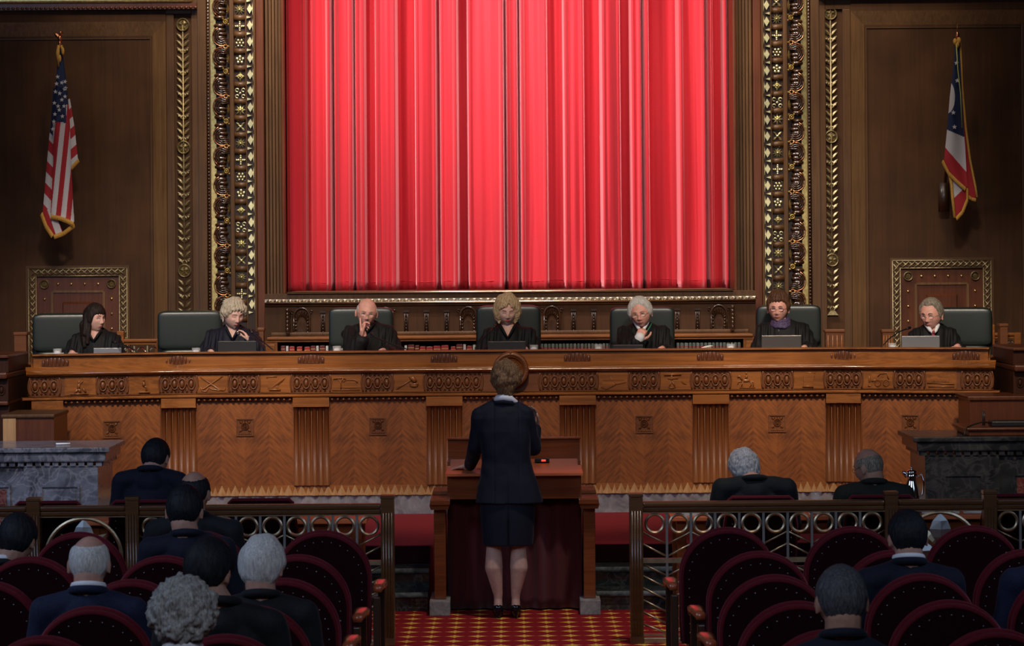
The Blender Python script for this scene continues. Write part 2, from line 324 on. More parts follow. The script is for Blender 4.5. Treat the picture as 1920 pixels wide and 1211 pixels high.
def shape(me, fn, off=(0, 0, 0)):
    """move every vertex by fn(co, normal) then make it relative to off"""
    n = len(me.vertices); co = np.empty(n*3, 'f'); me.vertices.foreach_get('co', co); co = co.reshape(-1, 3)
    no = np.empty(n*3, 'f'); me.vertices.foreach_get('normal', no); no = no.reshape(-1, 3)
    if fn is not None: co = fn(co, no)
    co = co-np.array(off, 'f'); me.vertices.foreach_set('co', co.astype('f').ravel()); me.update(); return me
def vnoise(co, sc, seed=0):
    return np.array([noise.noise(Vector((float(p[0]*sc[0])+seed, float(p[1]*sc[1])+seed, float(p[2]*sc[2])-seed))) for p in co])
# ============================================================ THE ROOM
DW = 25.0; SW = F/DW                 # distance of the back wall plane, pixels per metre there
def wz(v, D=DW): return EYE+(V0-v)*D/F
XR = 8.2
struct('floor', MB().add([(-XR, -2, 0), (XR, -2, 0), (XR, 27.2, 0), (-XR, 27.2, 0)], [(0, 1, 2, 3)], 0, False), 'carpet')
struct('ceiling', MB().box(-XR, XR, -2, 27.2, 9.2, 9.4), 'plaster')
struct('wall_left', MB().box(-XR-.2, -XR, -2, 27.2, 0, 9.2), 'panel'); struct('wall_right', MB().box(XR, XR+.2, -2, 27.2, 0, 9.2), 'panel')
struct('wall_front', MB().box(-XR, XR, -2.2, -2, 0, 9.2), 'panel')
w = MB(); XO = 420/SW
for s in (-1, 1):
    w.box(s*XO, s*XR, DW+.06, DW+.2, 0, 9.2)
w.box(-XO, XO, DW+1.1, DW+1.3, 0, 9.2); w.box(-XO, XO, DW+.06, DW+.2, 6.6, 9.2)
for s in (-1, 1): w.box(s*XO, s*(XO+.1), DW+.2, DW+1.1, 0, 9.2)
wb = struct('wall_back', w, 'panel')
# platform in front of the bench with its three steps, broken around the lectern
pl = MB(); pl.box(-XR, XR, 19.35, 22.0, .0, .39)
struct('trim_1', pl, 'redcarpet')
jp = MB(); jp.box(-XR, XR, 22.0, 25.06, .0, .85); struct('trim_2', jp, 'redcarpet')
for s in (-1, 1):
    st = MB(); x0, x1 = s*.572, s*XR
    for y0, z1 in ((19.05, .26), (18.75, .13)):
        y1 = y0+.30
        st.box(x0, x1, y0+.03, y1-.001, 0, z1-.03)
        st.tube([(x0, y0+.02, z1-.02), (x1, y0+.02, z1-.02)], .019, 14, 1); st.box(x0, x1, y0+.02, y1-.001, z1-.035, z1)
    nb_ = len(st.f); st.box(x0, x1, 19.325, 19.3495, .27, .385); st.m[nb_:] = [2]*(len(st.f)-nb_)  # dark strip paints the shade on the unlit face of the carpet riser
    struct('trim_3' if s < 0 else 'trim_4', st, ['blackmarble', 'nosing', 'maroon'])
def mir(s, off): return s*off/SW
def ornament_side(s, n0):
    """everything fixed to the back wall on one side of the curtain"""
    r = root('trim_%d' % n0, (s*2.7, DW, .85), None, None); r['kind'] = 'structure'
    ZT = 6.4; ZB = .85
    def strip(name, o0, o1, y0, y1, mat, z0=ZB, z1=ZT, bev=0):
        m = MB().box(mir(s, o0), mir(s, o1), DW-y0, DW+y1, z0, z1, bev=bev); return obj(name, m, mat, r)
    # reveal: reeded panel, slanting back to the curtain
    m = MB(); nb = 5
    for i in range(nb):
        a = 427+i*30/nb; b2 = 427+(i+1)*30/nb-.9
        m.box(mir(s, a), mir(s, b2), DW-.00+.05*(1-i/nb), DW+.3, wz(553), ZT, bev=.004)
    obj('reeded_panel', m, 'stile', r)
    strip('edge_moulding', 420, 426.6, .03, .9, 'redwood', wz(549), ZT, .012)
    strip('inner_plank', 458, 473, .05, .06, 'redwood', ZB, ZT, .01)
    strip('inner_fillet', 473.2, 477.5, .06, .06, 'stile', ZB, ZT, .006)
    # lozenge border
    strip('lozenge_ground', 477.6, 490, .03, .06, 'dark'); m = MB(); g = MB(); d = MB()
    vper = 30.7; k0 = int((wz(-220)-wz(610))*SW/vper)
    for k in range(k0):
        zc = wz(14)+(-18+0)*0-(k-7)*vper/SW; h = 9/SW
        if zc < wz(592)+.02 or zc > ZT-.1: continue
        xc = mir(s, 483.6)
        m.prism([(xc-.025, zc), (xc, zc+h), (xc+.025, zc), (xc, zc-h)], DW-.055, DW-.03)
        zt = zc-vper*.5/SW
        m.prism([(mir(s, 489.5), zt+.012), (mir(s, 481), zt), (mir(s, 489.5), zt-.012)], DW-.05, DW-.03)
        m.prism([(mir(s, 477.8), zc-.06), (mir(s, 479.6), zc), (mir(s, 477.8), zc+.06)], DW-.045, DW-.03)
    obj('lozenge_border', m, 'goldpale', r)
    # flower squares
    strip('fillet', 490.4, 492, .045, .06, 'stile', ZB, ZT)
    strip('flower_ground', 492, 514, .005, .06, 'dark'); strip('fillet', 514, 522, .055, .06, 'stile', ZB, ZT, .008)
    per = 31.35; xc = mir(s, 503); hw = .052
    v_ref = 14.5 if s < 0 else 8
    k = -8
    while True:
        zc = wz(v_ref)-(k*per)/SW; k += 1
        if zc > ZT-.1: continue
        if zc < wz(590): break
        bar = MB().tube([(xc-hw, DW+.0, zc-per/2/SW), (xc+hw, DW, zc-per/2/SW)], .030, 12); obj('cross_bar', bar, 'stile', r)
        q = MB(); kind = (k*5+(0 if s < 0 else 3)) % 8; yf = DW-.012
        def pet(n, l, wd, a0=0, r0=.008, T_=.014):
            for i in range(n):
                a = a0+2*PI*i/n; c, s_ = math.cos(a), math.sin(a)
                q.leaf((xc+c*r0, yf, zc+s_*r0), (xc+c*l, yf, zc+s_*l), wd, T_)
        def dots(n, l, rad, a0=0):
            for i in range(n):
                a = a0+2*PI*i/n; q.ell((xc+math.cos(a)*l, yf-.004, zc+math.sin(a)*l), (rad, .010, rad), 8, 6)
        if kind == 0: pet(4, .058, .011, PI/4); q.ell((xc, yf-.006, zc), (.013, .012, .013), 10, 6)
        elif kind == 1: pet(4, .044, .011); pet(4, .03, .006, PI/4); q.ell((xc, yf-.006, zc), (.010, .012, .010), 10, 6)
        elif kind == 2: dots(4, .020, .011); dots(4, .037, .010); q.ell((xc, yf-.006, zc), (.008, .012, .008), 8, 6)
        elif kind == 3: pet(8, .052, .008, 0); q.ell((xc, yf-.006, zc), (.012, .012, .012), 10, 6)
        elif kind == 4: dots(5, .028, .014, .3); q.ell((xc, yf-.006, zc), (.010, .012, .010), 8, 6)
        elif kind == 5: pet(10, .048, .005, .2); q.ell((xc, yf-.006, zc), (.010, .012, .010), 8, 6)
        elif kind == 6:
            for i in range(4):
                a = PI/4+i*PI/2; cx, cz = xc+math.cos(a)*.040, zc+math.sin(a)*.040
                q.tube([(cx+.015*math.cos(b_), yf-.006, cz+.015*math.sin(b_)) for b_ in np.linspace(0, 5.3, 9)], .005, 6)
            q.ell((xc, yf-.006, zc), (.012, .012, .012), 10, 6)
        else:
            dots(6, .030, .011, 0); pet(4, .06, .007, PI/4, .045); q.ell((xc, yf-.006, zc), (.012, .012, .012), 10, 6)
        obj('rosette', q, 'goldpale', r)
    # scroll carving on a rounded torus
    strip('scroll_ground', 522, 558, -.0, .06, 'dark'); obj('gilt_backing', MB().box(mir(s, 548), mir(s, 558), DW-.03, DW+.02, ZB, ZT), 'gold', r)
    sc = MB(); lines = MB(); fl = MB(); per = 93.2/SW; ztop = wz(14)+3*per; k = 0
    while True:
        z0 = ztop-k*per/2; k += 1
        if z0 < wz(600): break
        if z0 > ZT: continue
        # scalloped body: bulging C with points towards the gilt edge
        sgn = 1 if k % 2 else -1
        for j, (dz, rr) in enumerate(((0, .048), (.035, .056), (-.035, .056), (.075, .045), (-.075, .045))):
            sc.ell((mir(s, 541), DW-.01, z0+dz), (.058 if j else .07, .05, rr*.62), 12, 8)
        for i in range(4):
            rad = .024+.015*i; pts = []
            for a in np.linspace(-1.2, 2.1, 10): pts.append((mir(s, 537)+s*math.cos(a)*rad*1.15, DW-.062+.004*i, z0+.02*sgn+sgn*math.sin(a)*rad*1.25))
            pts.append((mir(s, 524), DW-.05, z0+.02*sgn+sgn*rad*1.2+.004*sgn))
            (sc if i < 3 else lines).tube(pts, .0065 if i < 3 else .005, 6)
        zz = z0+per/4
        if k % 2 == 0:
            fl.ring((mir(s, 529), DW-.055, zz), .024, .010, .012, 14); fl.ell((mir(s, 529), DW-.05, zz), (.007, .014, .007), 8, 6)
            for a in (PI/4, 3*PI/4, 5*PI/4, 7*PI/4): fl.leaf((mir(s, 529)+.024*math.cos(a), DW-.05, zz+.026*math.sin(a)), (mir(s, 529)+.044*math.cos(a), DW-.05, zz+.046*math.sin(a)), .010, .01)
        else:
            for a in (0, PI/2, PI, 3*PI/2): fl.leaf((mir(s, 529)+.008*math.cos(a), DW-.052, zz+.008*math.sin(a)), (mir(s, 529)+.038*math.cos(a), DW-.052, zz+.038*math.sin(a)), .011, .012)
            fl.leaf((mir(s, 525), DW-.05, z0-.05), (mir(s, 525), DW-.05, z0+.05), .012, .015)
    obj('scroll_carving', sc, 'carved', r); obj('scroll_gilt_line', lines, 'copper', r); obj('scroll_flowers', fl, 'gold', r)
    rp = MB(); z = wz(600)
    rp.tube([(mir(s, 562.5), DW-.02, ZB), (mir(s, 562.5), DW-.02, ZT)], .016, 10)
    while z < ZT: rp.ell((mir(s, 562.5), DW-.034, z), (.012, .008, .010), 6, 4); z += .03
    obj('rope_moulding', rp, 'carved', r)
    strip('outer_fillet', 558.3, 560, .04, .06, 'stile'); strip('pilaster_plank', 566, 594, .03, .06, 'stile', ZB, ZT, .006); strip('outer_groove', 581.5, 582.5, .035, .0, 'dark')
    # leaf garland in its channel
    strip('garland_channel', 594, 626, .002, .06, 'panel', ZB, wz(22)); strip('pilaster_plank', 626, 641, .03, .06, 'stile', ZB, wz(22), .006)
    strip('header', 594, 641, .03, .06, 'stile', wz(22)+.001, ZT)
    ga = MB(); xg = mir(s, 610 if s < 0 else 604); vm = (42, 272, 503) if s < 0 else (30, 261, 492)
    vm = (vm[0],)+vm[1:]
    z_end = wz(589)
    ga.tube([(xg, DW-.012, z_end), (xg, DW-.012, wz(vm[0]))], .007, 6)
    for vi, vmed in enumerate(vm):
        zc = wz(vmed); md = MB(); md.ring((xg, DW-.012, zc), .060, .012, .014, 24); md.cyl((0, 0, 0), .05, .006, 20, 0, Matrix.Translation((xg, DW-.004, zc)) @ Matrix.Rotation(PI/2, 4, 'X'))
        for i in range(5):
            a = PI/2+i*2*PI/5; md.leaf((xg, DW-.012, zc), (xg+.045*math.cos(a), DW-.012, zc+.045*math.sin(a)), .012, .02)
        obj('star_medallion', md, 'brassold', r)
        for gk in range(5):
            zb = zc-(13+gk*41.3)/SW
            if zb < z_end+.05: break
            for j in range(3):
                z1 = zb-(9+j*13.0)/SW
                for q in (-1, 1): ga.leaf((xg+q*.006, DW-.01, z1-.030), (xg+q*.058, DW-.01, z1+.030), .0155, .013)
            zq = zb-(36)/SW
            for q in (-1, 1):
                ga.tube([(xg+q*.005, DW-.012, zq+.016), (xg+q*.02, DW-.014, zq-.004), (xg+q*.038, DW-.014, zq+.004)], .006, 6); ga.ell((xg+q*.040, DW-.016, zq+.006), (.010, .010, .010), 8, 6)
    ga.prism([(xg-.05, z_end-.03), (xg+.05, z_end-.03), (xg+.02, z_end+.01), (xg-.02, z_end+.01)], DW-.03, DW)
    obj('leaf_garland', ga, 'brassold', r)
    # side panel with bevelled frame
    v_t = 36 if s < 0 else 26; zt = wz(v_t); o1 = 1010; fb = MB()
    x0, x1 = mir(s, 641), mir(s, 667); xe = mir(s, 1010); zi = zt-.125
    fb.hexa([(x0, DW+.06, 0.86), (x1, DW+.06, .86), (x1, DW-.0, .86), (x0, DW-.05, .86), (x0, DW+.06, zt), (x1, DW+.06, zi), (x1, DW-.0, zi), (x0, DW-.05, zt)])
    obj('bevelled_frame', fb, 'bevel', r)
    fb = MB(); fb.hexa([(x0, DW+.06, zt), (x1, DW+.06, zi), (x1, DW, zi), (x0, DW-.05, zt), (xe, DW+.06, zt), (xe, DW+.06, zi), (xe, DW, zi), (xe, DW-.05, zt)])
    obj('bevelled_frame', fb, 'bevel', r)
    if s > 0: fb = MB().box(mir(s, 960), mir(s, 975), DW-.04, DW+.06, .86, zi, bev=.01); obj('bevelled_frame', fb, 'stile', r)
    fb = MB().box(x1, xe+s*.3, DW-.002, DW+.06, .86, zi); obj('field_panel', fb, 'panel', r)
    fb = MB().box(mir(s, 670), mir(s, 671.6), DW-.012, DW, .86, zi-.02).box(mir(s, 670), xe, DW-.012, DW, zi-.03, zi-.02); obj('field_bead', fb, 'stile', r)
    fb = MB().box(x0, xe, DW-.04, DW+.06, zt, wz(v_t-22)); obj('upper_rail', fb, 'panel', r)
    fb = MB().box(mir(s, 582), xe, DW-.09, DW+.06, wz(v_t-22), wz(v_t-34)-.001)
    x = mir(s, 584)
    while abs(x) < abs(xe): fb.ell((x, DW-.09, wz(v_t-25)), (.018, .012, .012), 8, 6); x += s*.042
    obj('carved_cornice', fb, 'redwood', r)
    fb = MB().box(mir(s, 590), xe, DW-.11, DW+.06, wz(v_t-34), wz(v_t-46), bev=.02); obj('gilt_cornice', fb, 'gold', r)
    return r
ornament_side(-1, 5); ornament_side(1, 6)
# ---- doors in the side panels, behind the judges
def side_door(s, n):
    cx = (147-U0)/SW if s < 0 else (1764-U0)/SW
    vt = 492 if s < 0 else 489; zt = wz(vt); hw = 97/SW
    d = root('door_%d' % n, (cx, DW, .85), None, None); d['kind'] = 'structure'
    obj('door_panel', MB().box(cx-hw, cx+hw, DW-.03, DW-.003, .86, zt), 'redwood', d)
    fr = MB(); o = .02
    for a, b2, c, e in ((cx-hw, cx-hw+.02, .86, zt), (cx+hw-.02, cx+hw, .86, zt), (cx-hw, cx+hw, zt-.02, zt)): fr.box(a, b2, DW-.055, DW-.03, c, e)
    obj('door_frame', fr, 'stile', d)
    g0, g1 = hw-.024, hw-.092; g = MB(); gg = MB()
    for q in (-1, 1):
        gg.box(cx+q*g1, cx+q*g0, DW-.05, DW-.03, .86, zt-.024)
        for xx in (g0, g1): g.tube([(cx+q*xx, DW-.055, .86), (cx+q*xx, DW-.055, zt-.024-(g0-xx))], .006, 6)
    gg.box(cx-g0, cx+g0, DW-.0502, DW-.03, zt-.092, zt-.024)
    for zz, xx in ((zt-.024, g0), (zt-.092, g1)): g.tube([(cx-xx, DW-.055, zz), (cx+xx, DW-.055, zz)], .006, 6)
    # lattice of knotted bands
    z = 1.3
    while z < zt-.11:
        for q in (-1, 1):
            xm = cx+q*(g0+g1)/2
            g.tube([(xm-.026, DW-.058, z), (xm+.026, DW-.058, z+.065)], .0065, 5); g.tube([(xm+.026, DW-.056, z), (xm-.026, DW-.056, z+.065)], .0065, 5)
        z += .055
    x = cx-g0+.03
    while x < cx+g0-.05:
        zm = zt-.058; g.tube([(x, DW-.058, zm-.026), (x+.065, DW-.058, zm+.026)], .0065, 5); g.tube([(x, DW-.056, zm+.026), (x+.065, DW-.056, zm-.026)], .0065, 5); x += .055
    obj('gilt_ground', gg, 'stile', d); obj('gilt_lattice', g, 'brassold', d)
    for q in (-1, 1):
        m = MB(); xc, zc = cx+q*(hw-.165), zt-.165; m.ring((xc, DW-.045, zc), .042, .009, .012, 22)
        for i in range(8): a = i*PI/4; m.leaf((xc, DW-.035, zc), (xc+.036*math.cos(a), DW-.035, zc+.036*math.sin(a)), .008, .012)
        obj('door_rosette', m, 'brassold', d)
    st = MB()
    for i in range(1, 5):
        xs = cx-(hw-.165)+i*2*(hw-.165)/5; st.ell((xs, DW-.036, zt-.165), (.012, .012, .012), 8, 6)
    for i in range(1, 6):
        for q in (-1, 1): st.ell((cx+q*(hw-.165), DW-.036, zt-.165-i*.135), (.012, .012, .012), 8, 6)
    obj('door_studs', st, 'gold', d)
    f2 = MB(); hi = hw-.235; zi = zt-.235
    for a, b2, c, e in ((cx-hi-.012, cx-hi+.008, .9, zi), (cx+hi-.008, cx+hi+.012, .9, zi), (cx-hi, cx+hi, zi-.008, zi+.012)): f2.box(a, b2, DW-.045, DW-.03, c, e)
    obj('inner_moulding', f2, 'bevel', d)
    ip = MB(); a = hi-.01; b2 = hi-.09; zb, zc = zi-.01, zi-.09
    ip.hexa([(cx-a, DW-.028, .9), (cx+a, DW-.028, .9), (cx+a, DW-.03, .9), (cx-a, DW-.03, .9), (cx-a, DW-.028, zb), (cx+a, DW-.028, zb), (cx+a, DW-.031, zb), (cx-a, DW-.031, zb)])
    ip.hexa([(cx-b2, DW-.03, .95), (cx+b2, DW-.03, .95), (cx+b2*.92, DW-.055, .95), (cx-b2*.92, DW-.055, .95), (cx-b2, DW-.03, zc), (cx+b2, DW-.03, zc), (cx+b2*.92, DW-.055, zc-.02), (cx-b2*.92, DW-.055, zc-.02)])
    obj('inner_panel', ip, 'redwood', d)
side_door(-1, 1); side_door(1, 2)
# ---- wall below the curtain
lw = root('trim_7', (0, 24.6, .85), None, None); lw['kind'] = 'structure'; DL = 24.6; SL = F/DL
def lz(v): return EYE+(V0-v)*DL/F
XL = 460/SL
obj('stage_ledge', MB().box(-XL+.2, XL-.2, DL-.04, DW+1.05, lz(548), lz(545), bev=.003).box(-XL, XL, DL-.02, DL+.3, lz(558), lz(548)), 'stile', lw)
obj('ledge_edge', MB().tube([(-XL+.2, DL-.045, lz(546)), (XL-.2, DL-.045, lz(546))], .008, 8), 'silvergilt', lw)
m = MB().box(-XL, XL, DL-.02, DL+.1, lz(566), lz(558)); x = -XL+.02
m.tube([(-XL, DL-.035, lz(565)), (XL, DL-.035, lz(565))], .009, 8)
while x < XL: m.tube([(x, DL-.03, lz(563)), (x+.016, DL-.036, lz(559.5)), (x+.034, DL-.036, lz(559.8)), (x+.05, DL-.03, lz(563))], .006, 5); m.ell((x+.025, DL-.03, lz(562)), (.012, .012, .010), 6, 4); x += .0605
obj('wave_moulding', m, 'silvergilt', lw)
m = MB().box(-XL, XL, DL, DL+.3, .86, lz(566)).tube([(-XL, DL-.012, lz(570)), (XL, DL-.012, lz(570))], .008, 8)
obj('lower_panelling', m, 'panel', lw)
for px in (565, 720.5, 877, 1034, 1191, 1347):
    xc = (px-U0)/SL; m = MB(); z0 = lz(627); z1 = lz(588)
    m.tube([(xc-.07, DL-.02, z0), (xc-.07, DL-.02, z1-.02)]+[(xc+.072*math.cos(a), DL-.02, z1-.02+.085*math.sin(a)) for a in np.linspace(PI, 0, 12)]+[(xc+.07, DL-.02, z0)], .009, 8)
    for i in range(9):
        a = PI*i/8; m.leaf((xc+.03*math.cos(a), DL-.004, z1-.05+.03*math.sin(a)), (xc+.068*math.cos(a), DL-.004, z1-.03+.07*math.sin(a)), .011, .016)
    m.prism([(xc-.03, z0), (xc+.03, z0), (xc+.03, z1-.09)]+[(xc+.03*math.cos(a), z1-.09+.035*math.sin(a)) for a in np.linspace(0, PI, 8)]+[(xc-.03, z1-.09)], DL-.04, DL)
    for q in (-1, 1):
        m.tube([(xc+q*.085+.012*math.cos(a), DL-.015, z1+.03+.012*math.sin(a)) for a in np.linspace(0, 5, 9)], .005, 6)
        for i in range(5): m.ell((xc+q*.052, DL-.006, z0+.03+i*.03), (.012, .01, .012), 6, 4)
    obj('shell_niche', m, 'carved', lw)
m = MB()
for c in (642.7, 798.7, 955.5, 1112.5, 1269):
    for d_ in (-38, 0, 38):
        xc = (c+d_-U0)/SL
        for q in (-1, 0, 1): m.tube([(xc+q*.014, DL-.004, lz(622)), (xc+q*.014, DL-.004, lz(584))], .006, 6)
        m.box(xc-.026, xc+.026, DL-.014, DL, lz(584), lz(580))
        z = lz(620)
        while z < lz(586): m.ell((xc, DL-.010, z), (.008, .007, .011), 6, 4); z += .028
obj('reeded_strips', m, 'dark', lw)
for px in (540, 1371):
    xc = (px-U0)/SL; m = MB(); m.box(xc-.018, xc+.018, DL-.12, DL, lz(622), lz(576), bev=.008)
    for i in range(6): m.ell((xc, DL-.125, lz(578+i*7.2)), (.017, .02, .02), 8, 6)
    obj('carved_bracket', m, 'carved', lw)
# curtain: wide box pleats
segs = [(530.5, 579), (586, 627), (629, 667), (668, 689), (706, 748), (780, 822), (826, 862), (878, 948), (950, 974), (976, 1029), (1057, 1098), (1127, 1166), (1182, 1205), (1206, 1219), (1270, 1323), (1325, 1340), (1355, 1385)]
def curtain():
    DC = 25.75; sc = F/DC; n = 1100; nz = 44; u0, u1 = 528, 1386; xs = np.linspace(u0, u1, n); front = np.zeros(n); back = np.zeros(n)
    for k, (a, b) in enumerate(segs):
        w_ = (b-a); t = (xs-a)/w_; ins = (t > 0) & (t < 1)
        edge = np.clip(np.minimum(xs-a, b-xs)/5.0, 0, 1); edge = edge*edge*(3-2*edge)
        d = .62+.38*((k*37) % 10)/10
        rim = np.exp(-((np.minimum(xs-a, b-xs)-5)/3.5)**2)*.16
        rip = .10*np.sin(t*PI*(2 if w_ > 38 else 1)+k)
        tl = ((k*53) % 11/10-.5)*1.0*(t-.5)*(w_/45); front = np.maximum(front, ins*edge*(d+rim+rip+tl))
    rng = random.Random(4); rp = sum(rng.uniform(.3, 1)*np.sin(xs*2*PI/rng.uniform(14, 40)+rng.uniform(0, 6)) for _ in range(6))
    V = []; Fc = []; zt, zb = 6.7, wz(546, DC)
    for j in range(nz+1):
        f = j/nz; z = zb+(zt-zb)*f
        lean = -(f*.045)*np.sin((xs-955)/420*1.2)*sc*.25
        dr = .011*rp*(1-.3*f)+.006*np.sin(xs*.15+f*7)+(.010*np.sin(xs*.33+3*np.sin(xs*.05))*max(0, 1-f*7))
        yy = DC-.30*front+dr
        x_ = (xs-U0)/sc+lean/sc
        for i in range(n): V.append((x_[i], yy[i], z))
    for j in range(nz):
        for i in range(n-1): a = j*n+i; Fc.append((a, a+1, a+n+1, a+n))
    m = MB(); m.add(V, Fc, 0, True)
    me = m.mesh('stage_curtain'); r = root('stage_curtain', (0, DC, zb), 'tall red velvet curtain in long vertical pleats filling the opening behind the bench', 'curtain')
    me.transform(Matrix.Translation(-r.location)); o = obj('pleated_cloth', me, 'red', r); 
    # thick cloth
    so = o.modifiers.new('s', 'SOLIDIFY'); so.thickness = .006; so.offset = 1
    # stitched hem
    h = MB(); zh = zb+20/sc; k = int(.07*nz); pts = []
    for i in range(0, n, 2): pts.append((V[i+2*n][0] if False else V[i][0], V[i][1]-.006, zh+.006*math.sin(i*.05)))
    h.tube(pts, .0028, 5); obj('hem_stitching', h, 'red', r)
curtain()
# ============================================================ THE BENCH
YB = 21.68; SB_ = 2.6; TH = R(14.6); SE = 3.75
def B(s, out=0.0, z=0.0):
    q = 1 if s >= 0 else -1; a = abs(s)
    if abs(a-SB_) < 1e-6: return Vector((q*(SB_-math.tan(TH/2)*out), YB-out, z))
    if a < SB_: return Vector((s, YB-out, z))
    e = a-SB_; return Vector((q*(SB_+e*math.cos(TH)-out*math.sin(TH)), YB-e*math.sin(TH)-out*math.cos(TH), z))
def bseg(s0, s1): return sorted({s0, s1} | {b for b in (-SB_, SB_) if s0 < b < s1})
def sweep(mb, prof, s0, s1, mi=0):
    ss = bseg(s0, s1); k = len(prof); V = []
    for s in ss: V += [B(s, o, z) for o, z in prof]
    Fc = []
    for i in range(len(ss)-1):
        for j in range(k): Fc.append((i*k+j, i*k+(j+1) % k, (i+1)*k+(j+1) % k, (i+1)*k+j))
    Fc.append(tuple(range(k-1, -1, -1))); Fc.append(tuple((len(ss)-1)*k+j for j in range(k)))
    mb.add(V, Fc, mi, False); return mb
def bbox(mb, s0, s1, o0, o1, z0, z1): return sweep(mb, [(o0, z0), (o1, z0), (o1, z1), (o0, z1)], s0, s1)
def BT(s):      # frame at a point of the bench front: x along, y into the bench, z up
    p = B(s, 0, 0); a = abs(s); ang = 0 if a < SB_-1e-6 else (-TH if s > 0 else TH)
    if abs(a-SB_) < .02: ang *= .5
    return Matrix.Translation(p) @ Matrix.Rotation(ang, 4, 'Z')
bench = root('judges_bench', (0, YB, .39), 'long carved oak judges bench with chevron veneer panels and fluted pilasters', 'bench')
ZTOP = 1.667
m = MB(); sweep(m, [(.03, ZTOP-.012), (.03, ZTOP), (-.10, ZTOP), (-.10, ZTOP-.085), (-.80, ZTOP-.085), (-.80, ZTOP-.125), (-.06, ZTOP-.125), (-.06, ZTOP-.012)], -SE+.02, SE-.02); obj('desktop', m, 'bench', bench)
m = MB(); sweep(m, [(.0, 1.565), (.0, ZTOP-.020), (-.06, ZTOP-.020), (-.06, 1.54)], -SE+.03, SE-.03); obj('upper_frieze', m, 'bench', bench)
m = MB(); sweep(m, [(-.05, 1.50), (.066, 1.50), (.08, 1.506), (.087, 1.517), (.08, 1.528), (.07, 1.533), (.055, 1.537), (.035, 1.548), (.015, 1.562), (.008, 1.57), (-.05, 1.57)], -SE-.03, SE+.03); m.tube([B(s_, .083, 1.519) for s_ in (-SE-.025, -SB_, SB_, SE+.025)], .0085, 14); obj('cap_moulding', m, 'bench_cap', bench)
m = MB(); sweep(m, [(.04, 1.336), (.050, 1.342), (.044, 1.348), (.044, 1.49), (.052, 1.495), (.06, 1.50), (-.05, 1.50), (-.05, 1.336)], -SE-.01, SE+.01); obj('carved_frieze', m, 'bench_d', bench)
m = MB(); sweep(m, [(-.05, 1.31), (.055, 1.312), (.066, 1.318), (.066, 1.326), (.058, 1.336), (-.05, 1.336)], -SE-.06, SE+.06); obj('lower_moulding', m, 'bench', bench)
m = MB(); sweep(m, [(-.65, .62), (-.03, .62), (-.03, 1.31), (-.65, 1.31)], -SE+.01, SE-.01); obj('carcass', m, 'bench_d', bench)
m = MB(); sweep(m, [(-.65, .391), (.0, .391), (.0, .54), (-.65, .54)], -SE+.0, SE-.0); obj('marble_base', m, 'basemarble', bench)
m = MB(); sweep(m, [(-.04, .54), (.004, .54), (.0, .62), (-.04, .62)], -SE+.005, SE-.005); obj('base_board', m, 'bench', bench)
PS = [-3.64, -2.6, -1.56, -.52, .52, 1.56, 2.6, 3.64]
# panels with chevron veneer, bead rows and carved squares
for i in range(7):
    s0, s1 = PS[i]+.143, PS[i+1]-.143; sc_ = (s0+s1)/2
    T = BT(sc_); w_ = (s1-s0)/2
    m = MB().box(-w_, w_, -.0, .03, .62, 1.31); me = m.mesh('veneer_panel'); o = obj('veneer_panel', me, 'chev', bench)
    o.location = T.translation-bench.location; o.rotation_euler.z = T.to_euler().z
    m = MB().box(-w_, w_, -.012, 0, 1.281, 1.31, T=T); n = 17
    for k in range(n): m.ell((-w_+(k+.5)*2*w_/n, -.026, 1.294), (.0142, .022, .0132), 10, 7, T=T)
    obj('bead_moulding', m, 'bench_d', bench)
    if i != 3:
        m = MB(); h = .069; zc = 1.077
        for (a, b2, c, e) in ((-h, h, zc+h-.010, zc+h), (-h, h, zc-h, zc-h+.010), (-h, -h+.010, zc-h, zc+h), (h-.010, h, zc-h, zc+h)): m.box(a, b2, -.012, .005, c, e, T=T)
        m.box(-h, h, -.003, .004, zc-h, zc+h, T=T); m.ring((0, -.006, zc+.008), .030, .007, .010, 20, T=T); m.ring((0, -.006, zc+.008), .017, .005, .010, 14, T=T); m.ell((0, -.006, zc+.008), (.007, .012, .007), 8, 6, T=T)
        for a in (PI/4, 3*PI/4, 5*PI/4, 7*PI/4): m.leaf((.030*math.cos(a), -.004, zc+.008+.030*math.sin(a)), (.064*math.cos(a), -.004, zc+.004+.062*math.sin(a)), .013, .010, T=T)
        for k in range(7): m.ell((-.045+k*.015, -.004, zc-.05), (.006, .006, .009), 6, 4, T=T)
        for k in range(5): m.leaf((-.04+k*.02, -.004, zc+.038), (-.04+k*.02, -.004, zc+.056), .006, .008, T=T)
        obj('carved_square', m, 'bench_d', bench)
